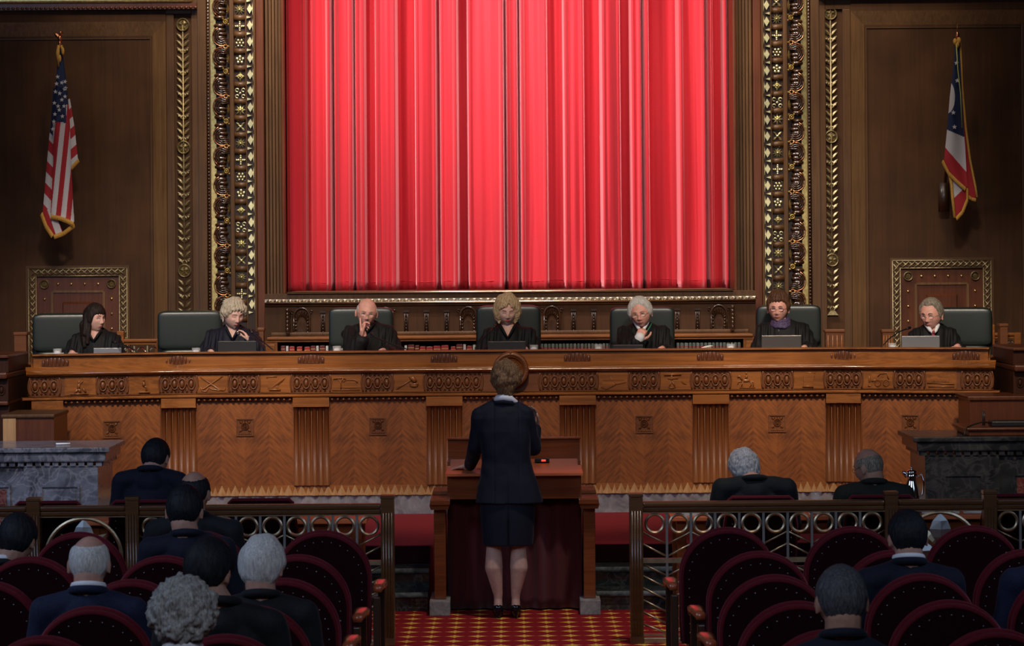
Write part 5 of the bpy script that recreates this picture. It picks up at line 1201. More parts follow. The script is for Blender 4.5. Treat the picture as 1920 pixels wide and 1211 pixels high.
def hair_shell(mb, T, style='short', th=.012, top=.0, fat=1.0, crown=None, side=0.0, lump=0.0, seed=0, nu=96, nv=72, part=None):
    V = []; Fc = []
    def pt(px, py, pz):
        a = math.atan2(px, -py) if (abs(px)+abs(py)) > 1e-6 else 0; hl = hairline(a, style); m = 1/(1+math.exp(-(pz-hl)/.035)) if abs(pz-hl) < 2 else (1.0 if pz > hl else 0.0)
        if crown is not None:
            # bare crown centred slightly behind the top
            c = Vector(crown[0]).normalized(); dd = math.acos(max(-1, min(1, Vector((px, py, pz)).normalized().dot(c)))); m *= 1/(1+math.exp(-(dd-crown[1])/.06))
        p = head_pt(px, py, pz, fat); n = Vector((px/.0825, py/.098, pz/.118)).normalized()
        t = th*min(1, max(.35, .35+(pz-hl)/.5))+top*max(0, pz)**1.5+side*max(0, 1-abs(pz+.1)*1.1)*(abs(px)**2)+lump*noise.noise(Vector((px*2.6+seed, py*2.6, pz*2.6+seed)))
        if pz < -.15 and style in ('bob', 'wavy', 'fringe'): n = Vector((px, py*.9, -.1)).normalized(); t += (.03 if style == 'bob' else .016)*(-pz-.15)
        if part is not None and pz > .2: t -= .006*G(px-part, .05)*(1 if py < .2 else 0)
        t += .0035*noise.noise(Vector((a*14+seed, pz*2, 3)))+.0015*noise.noise(Vector((a*34+seed, pz*3, 7)))
        return p+n*(max(.002, t)*m-.008*(1-m))
    V.append(pt(0, 0, -1))
    for j in range(1, nv):
        th_ = -PI/2+PI*j/nv
        for i in range(nu): a = 2*PI*i/nu; V.append(pt(math.cos(th_)*math.sin(a), -math.cos(th_)*math.cos(a), math.sin(th_)))
    V.append(pt(0, 0, 1)); n = nu
    for i in range(n): Fc.append((0, 1+i, 1+(i+1) % n)); Fc.append((len(V)-1, 1+(nv-2)*n+(i+1) % n, 1+(nv-2)*n+i))
    for j in range(nv-2):
        for i in range(n): a = 1+j*n+i; b = 1+j*n+(i+1) % n; Fc.append((a, a+n, b+n, b))
    mb.add(V, Fc, 0, True, T)
def hand(mb, w, d, n, side=1, curl=.35, spread=.10, sc=1.0, curls=None, thumb=(.9, .3)):
    """w wrist, d along the hand, n out of the back of the hand; fingers curl away from n"""
    w = Vector(w); d = Vector(d).normalized(); n = Vector(n); n = (n-d*n.dot(d)).normalized(); x = d.cross(n)*side
    T = Matrix((x, n, d)).transposed().to_4x4(); T.translation = w
    T = T @ Matrix.Scale(sc, 4)
    mb.ell((0, 0, .045), (.039, .015, .05), 14, 10, T=T, e=.75); mb.cap(T @ Vector((0, 0, -.02)), T @ Vector((0, 0, .03)), .026*sc, .028*sc)
    L_ = (.070, .080, .075, .058); cu = curls or [curl]*4
    for k in range(4):
        x0 = -.029+.0195*k; a = (k-1.5)*spread; p = Vector((x0, 0, .082-(.006 if k in (0, 3) else 0))); ang = 0; seg = [p]; ls = (.45, .32, .23)
        for j, l in enumerate(ls):
            ang += cu[k]*(1.0, 1.3, .9)[j]; dv = Vector((math.sin(a), -math.sin(ang), math.cos(ang))); p = p+dv.normalized()*L_[k]*l; seg.append(p)
        rr = (.0095, .0088, .0080, .0070)
        for j in range(3): mb.cap(T @ seg[j], T @ seg[j+1], rr[j]*sc, rr[j+1]*sc, 8)
    p = Vector((-.034, -.004, .020)); t1 = p+Vector((-.022, -.012*thumb[1]*3, .028)); t2 = t1+Vector((-.012*thumb[0], -.008-.02*thumb[1], .028)); t3 = t2+Vector((.004, -.008*thumb[1], .020))
    mb.cap(T @ p, T @ t1, .014*sc, .011*sc, 8); mb.cap(T @ t1, T @ t2, .0105*sc, .0095*sc, 8); mb.cap(T @ t2, T @ t3, .0095*sc, .0075*sc, 8)
SK_ = {}
def skin(c):
    if c not in SK_: SK_[c] = skin_mat('skin %d' % len(SK_), c)
    return SK_[c]
M['lip'] = plain('lips', (.48, .15, .13), .45); M['lipstick'] = plain('coral lipstick', (.75, .045, .05), .35); M['browd'] = plain('dark brow', (.06, .03, .02), .8); M['browl'] = plain('light brow', (.38, .29, .2), .8); M['eyew'] = plain('eye white', (.62, .58, .55), .3); M['iris'] = plain('iris', (.035, .03, .03), .2)
M['lash'] = plain('lash line', (.05, .02, .02), .8); M['wire'] = plain('glasses wire', (.45, .36, .26), .3, .8); M['redframe'] = plain('dark red glasses frame', (.12, .01, .015), .3); M['pearl'] = plain('pearl', (.85, .82, .76), .2)
def face(r, T, lip='lip', brow='browd', eyes='open', gaze=0, glasses=None, earring=False):
    for q in (-1, 1):
        c = surf(q*.031, .002); c = c+Vector((0, .0085, 0)); m = MB()
        if eyes == 'open':
            m.ell(c, .0125, 14, 10, T=T); gz = Vector((gaze, -1, -.1)).normalized(); m.ell(c+gz*.0078, (.0058, .0055, .0058), 10, 8, 1, T=T); obj('eye', m, ['eyew', 'iris'], r)
        m = MB(); pts = [surf(q*(.031+dx), .002+(.0062-dx*dx*42 if eyes == 'open' else -.006+dx*dx*25), 1, .0022) for dx in (-.0155, -.01, -.004, .002, .008, .0145)]
        m.tube(pts, .0015 if eyes == 'open' else .0013, 5, T=T); obj('eyelashes', m, 'lash', r)
        m = MB(); pts = [surf(q*x, z, 1, .0012) for x, z in ((.014, .021), (.024, .0265), (.034, .0275), (.046, .022))]; m.tube(pts, [.0022, .003, .0028, .0014], 5, T=T); obj('eyebrow', m, brow, r)
    m = MB(); patch(m, T, lambda u, v: ((u-.5)*.046, -.0665+(v-.5)*(.0155+.003*math.cos((u-.5)*4*PI))*math.sin(PI*min(.94, max(.06, u)))), 12, 8, .0022); obj('lips', m, lip, r)
    m = MB(); m.tube([surf((u-.5)*.044, -.0665-.0015*math.cos((u-.5)*2*PI), 1, .0012) for u in np.linspace(0, 1, 9)], .0011, 5, T=T); obj('mouth_line', m, 'lash', r)
    for q in (-1, 1):   # nostrils
        m = MB().ell(surf(q*.0085, -.045, 1, -.001), (.0035, .003, .002), 8, 6, T=T); obj('nostril', m, 'lash', r)
    if glasses:
        m = MB()
        for q in (-1, 1):
            c = surf(q*.033, -.002, 1, .014); m.tube([(c.x+.0225*math.cos(a), c.y+abs(math.cos(a))*.002, c.z+.0155*math.sin(a)) for a in np.linspace(0, 2*PI, 22, endpoint=False)], .0013 if glasses == 'wire' else .0022, 5, closed=True, T=T)
            m.tube([(c.x+q*.0225, c.y+.002, c.z+.004), (q*.083, -.04, .004), (q*.087, .005, .006), (q*.088, .02, -.01)], .0012, 5, T=T)
        c = surf(0, -.0, 1, .009); m.tube([(-.0105, c.y, .001), (0, c.y-.003, .004), (.0105, c.y, .001)], .0014, 5, T=T)
        g = obj('glasses', m, 'wire' if glasses == 'wire' else 'redframe', r)
        for q in (-1, 1):
            c = surf(q*.033, -.002, 1, .014); obj('lens', MB().ell(c, (.021, .0012, .0145), 16, 8, T=T), 'lens', g)
    if earring:
        for q in (-1, 1): obj('earring', MB().ell((q*.088, .008, -.046), .006, 8, 6, T=T).ell((q*.088, .008, -.058), (.003, .003, .008), 6, 6, T=T), 'pearl', r)
def HM(c, yaw, pitch, roll, sc=1.0): return Matrix.Translation(c) @ Matrix.Rotation(R(yaw), 4, 'Z') @ Matrix.Rotation(R(pitch), 4, 'X') @ Matrix.Rotation(R(roll), 4, 'Y') @ Matrix.Scale(sc, 4)
def hair_obj(r, mb, mat, voxel=.0045, strand=.003, freq=60, blobs=0.0, bf=30, cen=None, iters=1):
    me = remesh(mb, voxel, iters); cen = np.array(cen, 'f')
    def fn(co, no):
        rel = co-cen; az = np.arctan2(rel[:, 0], rel[:, 1]); q = np.stack([az*freq/6, rel[:, 2]*14, az*0], 1)
        d = strand*vnoise(q, (1, 1, 1), 3)+strand*.7*vnoise(np.stack([rel[:, 0]*freq*1.6, rel[:, 1]*freq*1.6, rel[:, 2]*16], 1), (1, 1, 1), 9)
        if blobs: d = d+blobs*vnoise(rel, (bf, bf, bf), 5)+blobs*.6*vnoise(rel, (bf*2.3,)*3, 8)
        return co+no*d[:, None]
    me = shape(me, fn, world_of(r)); return obj('hair', me, mat, r)
HAIR = {'dark': hair_mat('very dark brown hair', (.008, .005, .004), (.028, .016, .012)), 'black': hair_mat('near black hair', (.004, .0045, .006), (.016, .017, .022)), 'blonde': hair_mat('blonde hair', (.34, .22, .11), (.66, .50, .31)), 'ash': hair_mat('ash blonde hair', (.32, .25, .17), (.66, .58, .45)), 'white': hair_mat('white hair', (.42, .40, .37), (.72, .70, .66)), 'silver': hair_mat('silver hair', (.26, .26, .26), (.55, .55, .56)), 'brown': hair_mat('reddish brown hair', (.045, .018, .010), (.13, .06, .03)), 'grey': hair_mat('grey brown hair', (.11, .085, .06), (.34, .29, .23)), 'light': hair_mat('streaked brown hair', (.075, .035, .016), (.30, .17, .08)), 'curly': hair_mat('grey curly hair', (.16, .155, .14), (.44, .43, .40)), 'salt': hair_mat('dark grey cropped hair', (.030, .032, .036), (.10, .105, .115))}
def body_mesh(r, mb, mat, vox=.0045, iters=2):
    me = shape(remesh(mb, vox, iters), None, world_of(r)); return obj('body', me, mat, r)
def cloth_mesh(r, name, mb, mat, vox=.009, iters=4, fold=.006, fs=(9, 9, 2.2), fn=None, seed=0):
    me = remesh(mb, vox, iters)
    def f(co, no):
        d = fold*vnoise(co, fs, seed)+fold*.5*vnoise(co, tuple(2.3*q for q in fs), seed+4)
        co = co+no*d[:, None]
        return fn(co, no) if fn else co
    me = shape(me, f, world_of(r)); return obj(name, me, mat, r)
# ------------------------------------------------------------ judges
def judge(label, hu, hv, yaw, pitch, roll, hs, skc, sh, hairfn, robe='robe', D_=22.84, hd=-.06, vdepth=.16, arms=None, collar=None, mid=None, facekw={}, vneck=True, shz=None, fat=1.0):
    hc = P(hu, hv, D_+hd); (lu, lv), (ru, rv) = sh; SL = P(lu, lv, D_); SR = P(ru, rv, D_); mid_ = (SL+SR)/2; nb = Vector((mid_.x*.55+hc.x*.45, D_+.0, max(SL.z, SR.z)+.045))
    r = root('person', (mid_.x, D_, .851), label, 'person', 'judges seated at the bench')
    T = HM(hc, yaw, pitch, roll, hs); b = MB(); head_mesh(b, T, fat=fat); neck0 = T @ Vector((0, .028, -.065)); b.cap(neck0, nb+Vector((0, .01, -.02)), .052*hs, .060, 16)
    chest = Vector((mid_.x, D_+.01, mid_.z-.13)); b.ell(chest, (.155, .098, .17), 20, 14); b.ell(chest+Vector((0, 0, -.22)), (.15, .10, .18), 16, 12)
    b.cap(nb+Vector((0, .01, -.03)), SL+Vector((.02, .01, -.03)), .055, .05); b.cap(nb+Vector((0, .01, -.03)), SR+Vector((-.02, .01, -.03)), .055, .05)
    b.cap(nb+Vector((0, -.02, -.02)), nb+Vector((0, -.045, -.14)), .06, .06)
    ro = MB(); ro.ell(chest, (.185, .125, .21), 24, 16); ro.ell(chest+Vector((0, .0, -.22)), (.19, .14, .22), 20, 14); ro.ell((mid_.x, D_+.02, 1.40), (.20, .15, .16), 16, 12)
    ro.cap(nb+Vector((0, .02, -.035)), SL+Vector((.01, 0, -.04)), .062, .072); ro.cap(nb+Vector((0, .02, -.035)), SR+Vector((-.01, 0, -.04)), .062, .072)
    for q, S in ((-1, SL), (1, SR)):
        arm = (arms or {}).get(q)
        if arm is None: el = S+Vector((q*.075, -.10, -.24)); wr = Vector((mid_.x+q*.13, D_-.42, ZD+.055)); hn = dict(d=(-q*.3, -1, -.12), n=(0, 0, 1), curl=.25)
        else: el, wr, hn = arm
        el = Vector(el); wr = Vector(wr); dirf = (wr-el).normalized()
        b.cap(S+Vector((0, 0, -.04)), el, .048, .038); b.cap(el, wr, .036, .026); sd = hn.pop('side', -q); hand(b, wr, side=sd, **hn)
        cut = hn.get('_', .82); we = el+(wr-el)*.80
        ro.cap(S+Vector((0, 0, -.04)), el, .078, .075, 14); ro.cap(el, we, .072, .066, 14)
        hip = Vector((mid_.x+q*.10, D_+.0, 1.36)); kn = Vector((mid_.x+q*.13, D_-.42, 1.34)); ft = Vector((kn.x, kn.y, .93)); ro.cap(hip, kn, .10, .08); ro.cap(kn, ft, .08, .07)
        b.cap(hip, kn, .075, .055); b.cap(kn, ft, .05, .04)
        if arm is not None and collar: obj('shirt_cuff', shape(remesh(MB().cap(we-dirf*.01, we+dirf*.055, .045, .040, 18), .004, 1), None, world_of(r)), 'white', r)
    body_mesh(r, b, skin(skc))
    vx = nb.x*.5+hc.x*.5; ztop = nb.z+.02; zbot = mid_.z-vdepth
    def vcut(co, no):
        if not vneck: return co
        w_ = np.clip((co[:, 2]-zbot)/(ztop-zbot), 0, 1.6)*.068; fr = (co[:, 1] < D_+.0) & (co[:, 2] > zbot) & (np.abs(co[:, 0]-vx) < w_)
        k = np.clip((w_-np.abs(co[:, 0]-vx))/.012, 0, 1); co[:, 1] += np.where(fr, k*.06, 0); return co
    def pleat(co, no):
        co = vcut(co, no); rx = np.abs(co[:, 0]-mid_.x); k = np.clip((rx-.06)/.06, 0, 1)*np.clip((SL.z+.05-co[:, 2])/.05, 0, 1)
        co += no*(k*.006*np.sin(co[:, 0]*165+2*np.sin(co[:, 2]*9)))[:, None]; return co
    cloth_mesh(r, 'robe', ro, robe, .0085, 3, .010, (10, 10, 3.2), pleat, seed=hu % 17)
    m = MB()
    for q in (-1, 1): m.tube([(vx+q*.058, D_-.075, ztop-.015), (vx+q*.034, D_-.118, (ztop+zbot)/2), (vx+q*.004, D_-.135, zbot+.004)], [.010, .011, .008], 8)
    if vneck and not collar: obj('robe_collar', m, robe, r)
    if collar:
        m = MB()
        for q in (-1, 1): m.tube([(vx+q*.052, D_-.01, ztop+.012), (vx+q*.046, D_-.07, ztop-.012), (vx+q*.022, D_-.118, ztop-.052), (vx+q*.006, D_-.128, ztop-.075)], [.018, .017, .014, .006], 8)
        obj('shirt_collar', m, 'white', r)
        M['tie'+str(hu)] = plain('tie', collar, .6); m = MB(); m.leaf((vx, D_-.128, ztop-.055), (vx, D_-.15, ztop-.22), .02, .008); m.ell((vx, D_-.135, ztop-.066), (.013, .010, .014), 10, 8); obj('necktie', m, 'tie'+str(hu), r)
    hb = MB(); hairfn(hb, T, r, hc)
    face(r, T, **facekw)
    return r, T, nb, mid_
S1 = (.68, .39, .31); S2 = (.72, .44, .36); S3 = (.74, .37, .29)
def h_long(hb, T, r, hc):
    hair_shell(hb, T, 'fringe', .014, .006, seed=1)
    for q in (-1, 1):
        for (x, y, z, x2, y2, z2, ra, rb) in ((.070, .02+.02*(q > 0), .03, .088, .02+.04*(q > 0), -.13, .030, .034), (.078, .045, -.08, .095, .02, -.24, .036, .020), (.06, .07, -.06, .07, .06, -.24, .04, .03), (.072, -.01+.05*(q > 0), -.05, .090, -.01+.06*(q > 0), -.21, .020, .016)): hb.cap(T @ Vector((q*x, y, z)), T @ Vector((q*x2, y2, z2)), ra, rb)
    for x in (-.045, -.03, -.012, .005, .022, .04): hb.tube([T @ surf(x, .085, 1, .006), T @ surf(x*1.15+.004, .06, 1, .008), T @ surf(x*1.3+.006, .036, 1, .006)], [.010, .009, .004], 6)
    hair_obj(r, hb, HAIR['dark'], .0045, .004, cen=hc)
judge('judge in black robe with long dark hair looking to the side, leftmost at the bench', 178, 597, 50, 2, 0, .94, S1, ((148, 631), (211, 630)), h_long, D_=22.9, hd=-.05, vdepth=.035, facekw=dict(earring=True, gaze=.5))
def h_wavy(hb, T, r, hc):
    hair_shell(hb, T, 'wavy', .024, .012, side=.002, lump=.010, seed=2)
    for x, z in ((-.05, .05), (-.03, .058), (-.008, .06), (.016, .058), (.038, .052)): hb.tube([T @ surf(x*.8, .095, 1, .016), T @ surf(x, z+.01, 1, .018), T @ surf(x*1.2, z-.018, 1, .007)], [.014, .013, .005], 6)
    hair_obj(r, hb, HAIR['ash'], .0045, .005, blobs=.005, bf=22, cen=hc)
q_ = P(470, 640, 22.62)
judge('judge in navy black robe with short ash blonde hair resting fingers on the chin', 438, 590, 30, 14, 0, .98, S2, ((400, 624), (470, 624)), h_wavy, robe='robe_navy', D_=22.86, vdepth=.05, hd=-.08,
      arms={1: (P(486, 665, 22.66), P(468, 641, 22.60), dict(d=P(453, 613, 22.61)-P(468, 641, 22.60), n=(.8, .1, .35), curls=[.30, .45, .55, .65], spread=.04, thumb=(.7, .4), sc=.92, side=1))}, facekw=dict(eyes='down', brow='browl', earring=True))
def h_bald(hb, T, r, hc): hair_shell(hb, T, 'bald', .0035, 0, seed=3, crown=((0, -.1, 1), 1.05)); hair_obj(r, hb, HAIR['white'], .004, .0012, cen=hc)
judge('bald judge in black robe and glasses with his cheek resting on his hand', 687.5, 586, 6, 10, 5, .99, S3, ((657, 618), (727, 616)), h_bald, D_=22.86, vdepth=.02, hd=-.10,
      arms={-1: (P(664, 664, 22.62), P(681, 633, 22.56), dict(d=P(680, 604, 22.58)-P(683, 633, 22.56), n=(-.55, .15, -.05), curls=[.02, .70, .80, .90], spread=.04, thumb=(.7, .5), sc=1.08, side=-1))}, facekw=dict(glasses='wire', brow='browl', gaze=.2))
def h_bob(hb, T, r, hc):
    hair_shell(hb, T, 'bob', .024, .020, side=.012, lump=.008, seed=4)
    for q in (-1, 1): hb.cap(T @ Vector((q*.070, -.020, .03)), T @ Vector((q*.082, -.012, -.07)), .022, .021); hb.cap(T @ Vector((q*.082, .0, -.06)), T @ Vector((q*.070, -.02, -.098)), .022, .013)
    for x, z in ((-.052, .045), (-.035, .060), (-.012, .070), (.03, .068), (.048, .05)): hb.tube([T @ surf(x*.6, .10, 1, .018), T @ surf(x, z+.006, 1, .016), T @ surf(x*1.15-.006, z-.018, 1, .008)], [.016, .014, .006], 6)
    hb.cap(T @ Vector((0, .01, .12)), T @ Vector((.006, .02, .145)), .045, .02)
    hair_obj(r, hb, HAIR['blonde'], .0045, .005, blobs=.003, bf=24, cen=hc)
judge('centre judge in black robe with blonde bob and coral lips looking down', 951, 583, 4, 13, 1, .96, S2, ((919, 622), (989, 621)), h_bob, D_=22.84, vdepth=.05, hd=-.07, facekw=dict(eyes='down', lip='lipstick', brow='browl', earring=True))
def h_part(hb, T, r, hc): hair_shell(hb, T, 'part', .016, .012, side=.006, lump=.004, seed=5, part=.12); hair_obj(r, hb, HAIR['white'], .004, .0025, cen=hc)
r5, T5, nb5, mid5 = judge('judge with parted white hair and glasses resting his chin on his fist', 1201, 587, -12, 9, -9, 1.0, S3, ((1172, 618), (1240, 618)), h_part, D_=22.86, vdepth=.09, hd=-.10, collar=(.28, .02, .02),
      arms={-1: (P(1183, 664, 22.64), P(1197, 637, 22.58), dict(d=P(1206, 612, 22.58)-P(1196, 636, 22.58), n=(-.15, -.85, .3), curl=1.15, spread=.0, thumb=(.3, .9), sc=1.0, side=-1))}, facekw=dict(glasses='wire', brow='browl', gaze=-.1))
M['ribbon'] = plain('green lanyard ribbon', (.03, .20, .11), .6); m = MB()
m.tube([P(1222, 606, 22.76), P(1219, 612, 22.72), P(1212, 623, 22.71), P(1207, 634, 22.70), P(1209, 645, 22.69), P(1206, 658, 22.69)], .0045, 6).tube([P(1203, 616, 22.70), P(1205, 626, 22.70), P(1207, 636, 22.70)], .004, 6); obj('lanyard', m, 'ribbon', r5)
def h_shortbrown(hb, T, r, hc):
    hair_shell(hb, T, 'short', .018, .022, side=.004, lump=.012, seed=6)
    for x in (-.045, -.02, .005, .03): hb.tube([T @ surf(x, .098, 1, .014), T @ surf(x-.008, .078, 1, .013), T @ surf(x-.018, .058, 1, .005)], [.014, .012, .004], 6)
    for i in range(7): a = -1+i*.33; hb.cap(T @ Vector((.05*math.sin(a), .01, .115)), T @ Vector((.06*math.sin(a), .02, .142-.006*abs(i-3))), .018, .006)
    hair_obj(r, hb, HAIR['brown'], .0045, .004, blobs=.003, bf=30, cen=hc)
r6, T6, nb6, mid6 = judge('judge with short brown hair, dark red glasses and purple scarf in black robe', 1459, 578, -12, 5, 0, .97, S3, ((1434, 614), (1502, 612)), h_shortbrown, D_=22.86, vdepth=.02, hd=-.05, vneck=False, facekw=dict(glasses='frame', gaze=-.3))
M['scarf'] = plain('purple patterned scarf', (.07, .045, .11), .7, noise_s=90, amt=.7)
sc_ = MB(); c = nb6+Vector((0, -.012, .0))
for k, (dz, rx, ry, rr) in enumerate(((.0, .066, .062, .018), (.026, .060, .058, .016), (-.022, .072, .070, .017))): sc_.tube([(c.x+rx*math.cos(a), c.y-.012+ry*math.sin(a), c.z+dz+.03*max(0, -math.sin(a))*-.8) for a in np.linspace(0, 2*PI, 24, endpoint=False)], rr, 8, closed=True)
cloth_mesh(r6, 'scarf', sc_, 'scarf', .006, 1, .004, (40, 40, 30)); obj('zip_pull', MB().tube([P(1460, 617, 22.70), P(1460, 624, 22.70)], .003, 6), 'steel', r6)
def h_grey(hb, T, r, hc): hair_shell(hb, T, 'recede', .014, .010, side=.004, lump=.003, seed=7); hair_obj(r, hb, HAIR['grey'], .004, .0022, cen=hc)
judge('grey haired judge with glasses, white collar and red tie, rightmost at the bench', 1746, 590, -32, 10, 0, 1.03, S3, ((1720, 622), (1780, 622)), h_grey, D_=22.86, vdepth=.03, hd=-.06, collar=(.28, .03, .05), facekw=dict(glasses='wire', gaze=-.3), fat=1.02)
# ------------------------------------------------------------ the woman at the lectern
def standing_woman():
    D_ = 18.40; r = root('person', (P(948, 1150, D_).x, D_, 0), 'woman in dark navy skirt suit standing at the lectern with her back turned', 'person')
    X = lambda u, v: P(u, v, D_); hc = P(949, 711, D_+.02); T = HM(hc, 168, 6, 4, .90)
    nb = X(947, 748); SL = X(900, 778); SR = X(985, 777)
    b = MB(); head_mesh(b, T); b.cap(T @ Vector((0, .028, -.065)), nb, .047, .055)
    cx = nb.x; pel = Vector((X(952, 930).x, D_, .80)); b.ell((cx, D_, 1.24), (.14, .09, .17), 18, 12); b.ell((cx, D_, 1.0), (.13, .09, .16), 18, 12); b.ell(pel, (.15, .10, .12), 18, 12)
    b.cap(nb+Vector((0, 0, -.055)), SL+Vector((.02, 0, -.03)), .036, .038); b.cap(nb+Vector((0, 0, -.055)), SR+Vector((-.02, 0, -.03)), .036, .038)
    elL = X(892, 838)+Vector((0, .05, 0)); wrL = Vector((X(880, 866).x, 18.72, .985)); hdL = Vector((-.85, .5, -.16))
    b.cap(SL, elL, .042, .034); b.cap(elL, wrL, .034, .025); hand(b, wrL, hdL, (0, .1, 1), side=-1, curl=.10, spread=.16, sc=.95, thumb=(1, .1))
    elR = X(998, 842)+Vector((0, .06, 0)); wrR = P(1003, 800, 18.60); b.cap(SR, elR, .042, .034); b.cap(elR, wrR, .034, .025); hand(b, wrR, P(1002, 765, 18.60)-wrR, (.6, .5, 0), side=1, curl=.30, spread=.08, sc=.95)
    kz_ = .42
    for q, (ku, kv, cu, au) in ((-1, (926, 1022, 926, 934)), (1, (972, 1022, 973, 967))):
        hip = Vector((pel.x+q*.075, D_, .80)); kn = X(ku, kv); calf = X(cu, 1064); ank = X(au, 1122); b.cap(hip, kn, .085, .049, 14); b.cap(kn, calf+Vector((0, -.01, 0)), .049, .060, 16); b.cap(calf+Vector((0, -.01, 0)), ank+Vector((0, 0, .03)), .059, .031, 16); b.cap(ank+Vector((0, 0, .03)), ank, .031, .028, 16); b.cap(ank, Vector((ank.x, D_-.01, .075)), .028, .030)
        b.cap(Vector((ank.x, D_-.01, .07)), Vector((ank.x, D_+.13, .035)), .032, .028)
    body_mesh(r, b, skin((.50, .30, .23)), .005, 2)
    # jacket
    j = MB(); prof = [(1.435, .050, .052, -.008), (1.41, .085, .066, -.010), (1.375, .14, .085, -.016), (1.33, .168, .098, -.018), (1.24, .172, .112, -.012), (1.12, .163, .112, -.004), (1.03, .164, .11, .0), (.95, .178, .12, .005), (.88, .198, .13, .008), (.80, .216, .14, .014), (.765, .224, .145, .016)]
    V = []; n = 40
    for (z, rx, ry, dx) in prof:
        for i in range(n): a = 2*PI*i/n; V.append((cx+.008+dx+rx*math.copysign(abs(math.cos(a))**.85, math.cos(a)), D_+ry*math.copysign(abs(math.sin(a))**.9, math.sin(a)), z))
    k = len(prof); Fc = [(a_*n+i, a_*n+(i+1) % n, (a_+1)*n+(i+1) % n, (a_+1)*n+i) for a_ in range(k-1) for i in range(n)]+[tuple(range(n-1, -1, -1)), tuple((k-1)*n+i for i in range(n))]
    j.add(V, Fc)
    for S in (SL, SR): j.cap(nb+Vector((0, .0, -.032)), S+Vector((0, 0, .0)), .058, .056, 18); j.cap(nb+Vector((0, .02, -.05)), S+Vector((0, .01, -.03)), .065, .06, 18)
    j.cap(SL+Vector((.0, 0, -.02)), elL, .060, .052, 16); j.cap(elL, elL+(wrL-elL)*.93, .052, .044, 16); j.cap(SR+Vector((0, 0, -.02)), elR+Vector((.01, 0, 0)), .060, .054, 16); j.cap(elR+Vector((.01, 0, 0)), elR+(wrR-elR)*.85, .052, .044, 16)
    M['suitnavy'] = plain('navy suit cloth', (.0045, .0055, .015), .75, noise_s=300, amt=.35, spec=.3, sheen=.05)
    def fn(co, no):
        k_ = np.clip((1.0-co[:, 2])/.25, 0, 1)*(co[:, 1] < D_); co[:, 1] += k_*.012*np.exp(-((co[:, 0]-cx-.01)/.006)**2)
        co[:, 1] += (co[:, 1] < D_)*.004*np.exp(-((np.abs(co[:, 0]-cx-.008)-.085)/.005)**2); return co
    cloth_mesh(r, 'jacket', j, 'suitnavy', .0055, 3, .007, (8, 8, 6), fn)
    m = MB(); m.tube([(cx-.070, D_+.01, 1.440), (cx-.050, D_-.038, 1.458), (cx-.01, D_-.056, 1.464), (cx+.035, D_-.048, 1.456), (cx+.068, D_-.02, 1.432), (cx+.096, D_+.0, 1.392)], [.012, .022, .026, .023, .018, .010], 10); obj('shirt_collar', m, 'white', r)
    m = MB(); m.tube([(cx-.078, D_+.0, 1.416), (cx-.055, D_-.046, 1.430), (cx-.01, D_-.066, 1.438), (cx+.04, D_-.056, 1.430), (cx+.08, D_-.02, 1.400)], [.012, .016, .018, .016, .010], 10); obj('jacket_collar', m, 'suitnavy', r)
    s = MB(); V = []; prof = [(.83, .178, .125), (.76, .182, .128), (.66, .180, .125), (.56, .172, .118), (.485, .166, .112)]
    for (z, rx, ry) in prof:
        for i in range(n): a = 2*PI*i/n; V.append((pel.x+rx*math.cos(a), D_+ry*math.sin(a), z))
    k = len(prof); Fc = [(a_*n+i, a_*n+(i+1) % n, (a_+1)*n+(i+1) % n, (a_+1)*n+i) for a_ in range(k-1) for i in range(n)]+[tuple(range(n-1, -1, -1)), tuple((k-1)*n+i for i in range(n))]
    s.add(V, Fc)
    def fs(co, no):
        k_ = np.clip((.74-co[:, 2])/.1, 0, 1)*(co[:, 1] < D_); co[:, 1] += k_*.02*np.exp(-((co[:, 0]-pel.x)/.006)**2); return co
    cloth_mesh(r, 'skirt', s, 'suitnavy', .006, 1, .004, (8, 8, 2), fs)
    M['patent'] = plain('black patent leather', (.008, .008, .010), .08)
    for au in (934, 967):
        x = X(au, 1122).x; m = MB(); m.ell((x, D_-.012, .062), (.034, .035, .042), 14, 10); m.ell((x, D_+.07, .03), (.037, .10, .028), 16, 10); m.ell((x, D_+.14, .024), (.034, .055, .022), 14, 8); m.cap((x, D_-.02, .05), (x, D_-.025, .012), .022, .013)
        obj('shoe', shape(remesh(m, .004, 2), None, world_of(r)), 'patent', r)
    hb = MB(); hair_shell(hb, T, 'fringe', .024, .012, side=.008, lump=.016, seed=8); hb.cap(T @ Vector((0, .085, -.02)), T @ Vector((0, .075, -.10)), .05, .025)
    for i in range(9): a = -1.2+i*.3; hb.cap(T @ Vector((.06*math.sin(a), .075*math.cos(a)+.01, -.06)), T @ Vector((.055*math.sin(a), .07*math.cos(a)+.01, -.115-.012*(i % 3))), .018, .006)
    hair_obj(r, hb, HAIR['light'], .0045, .005, blobs=.006, bf=26, cen=hc)
    face(r, T)
standing_woman()
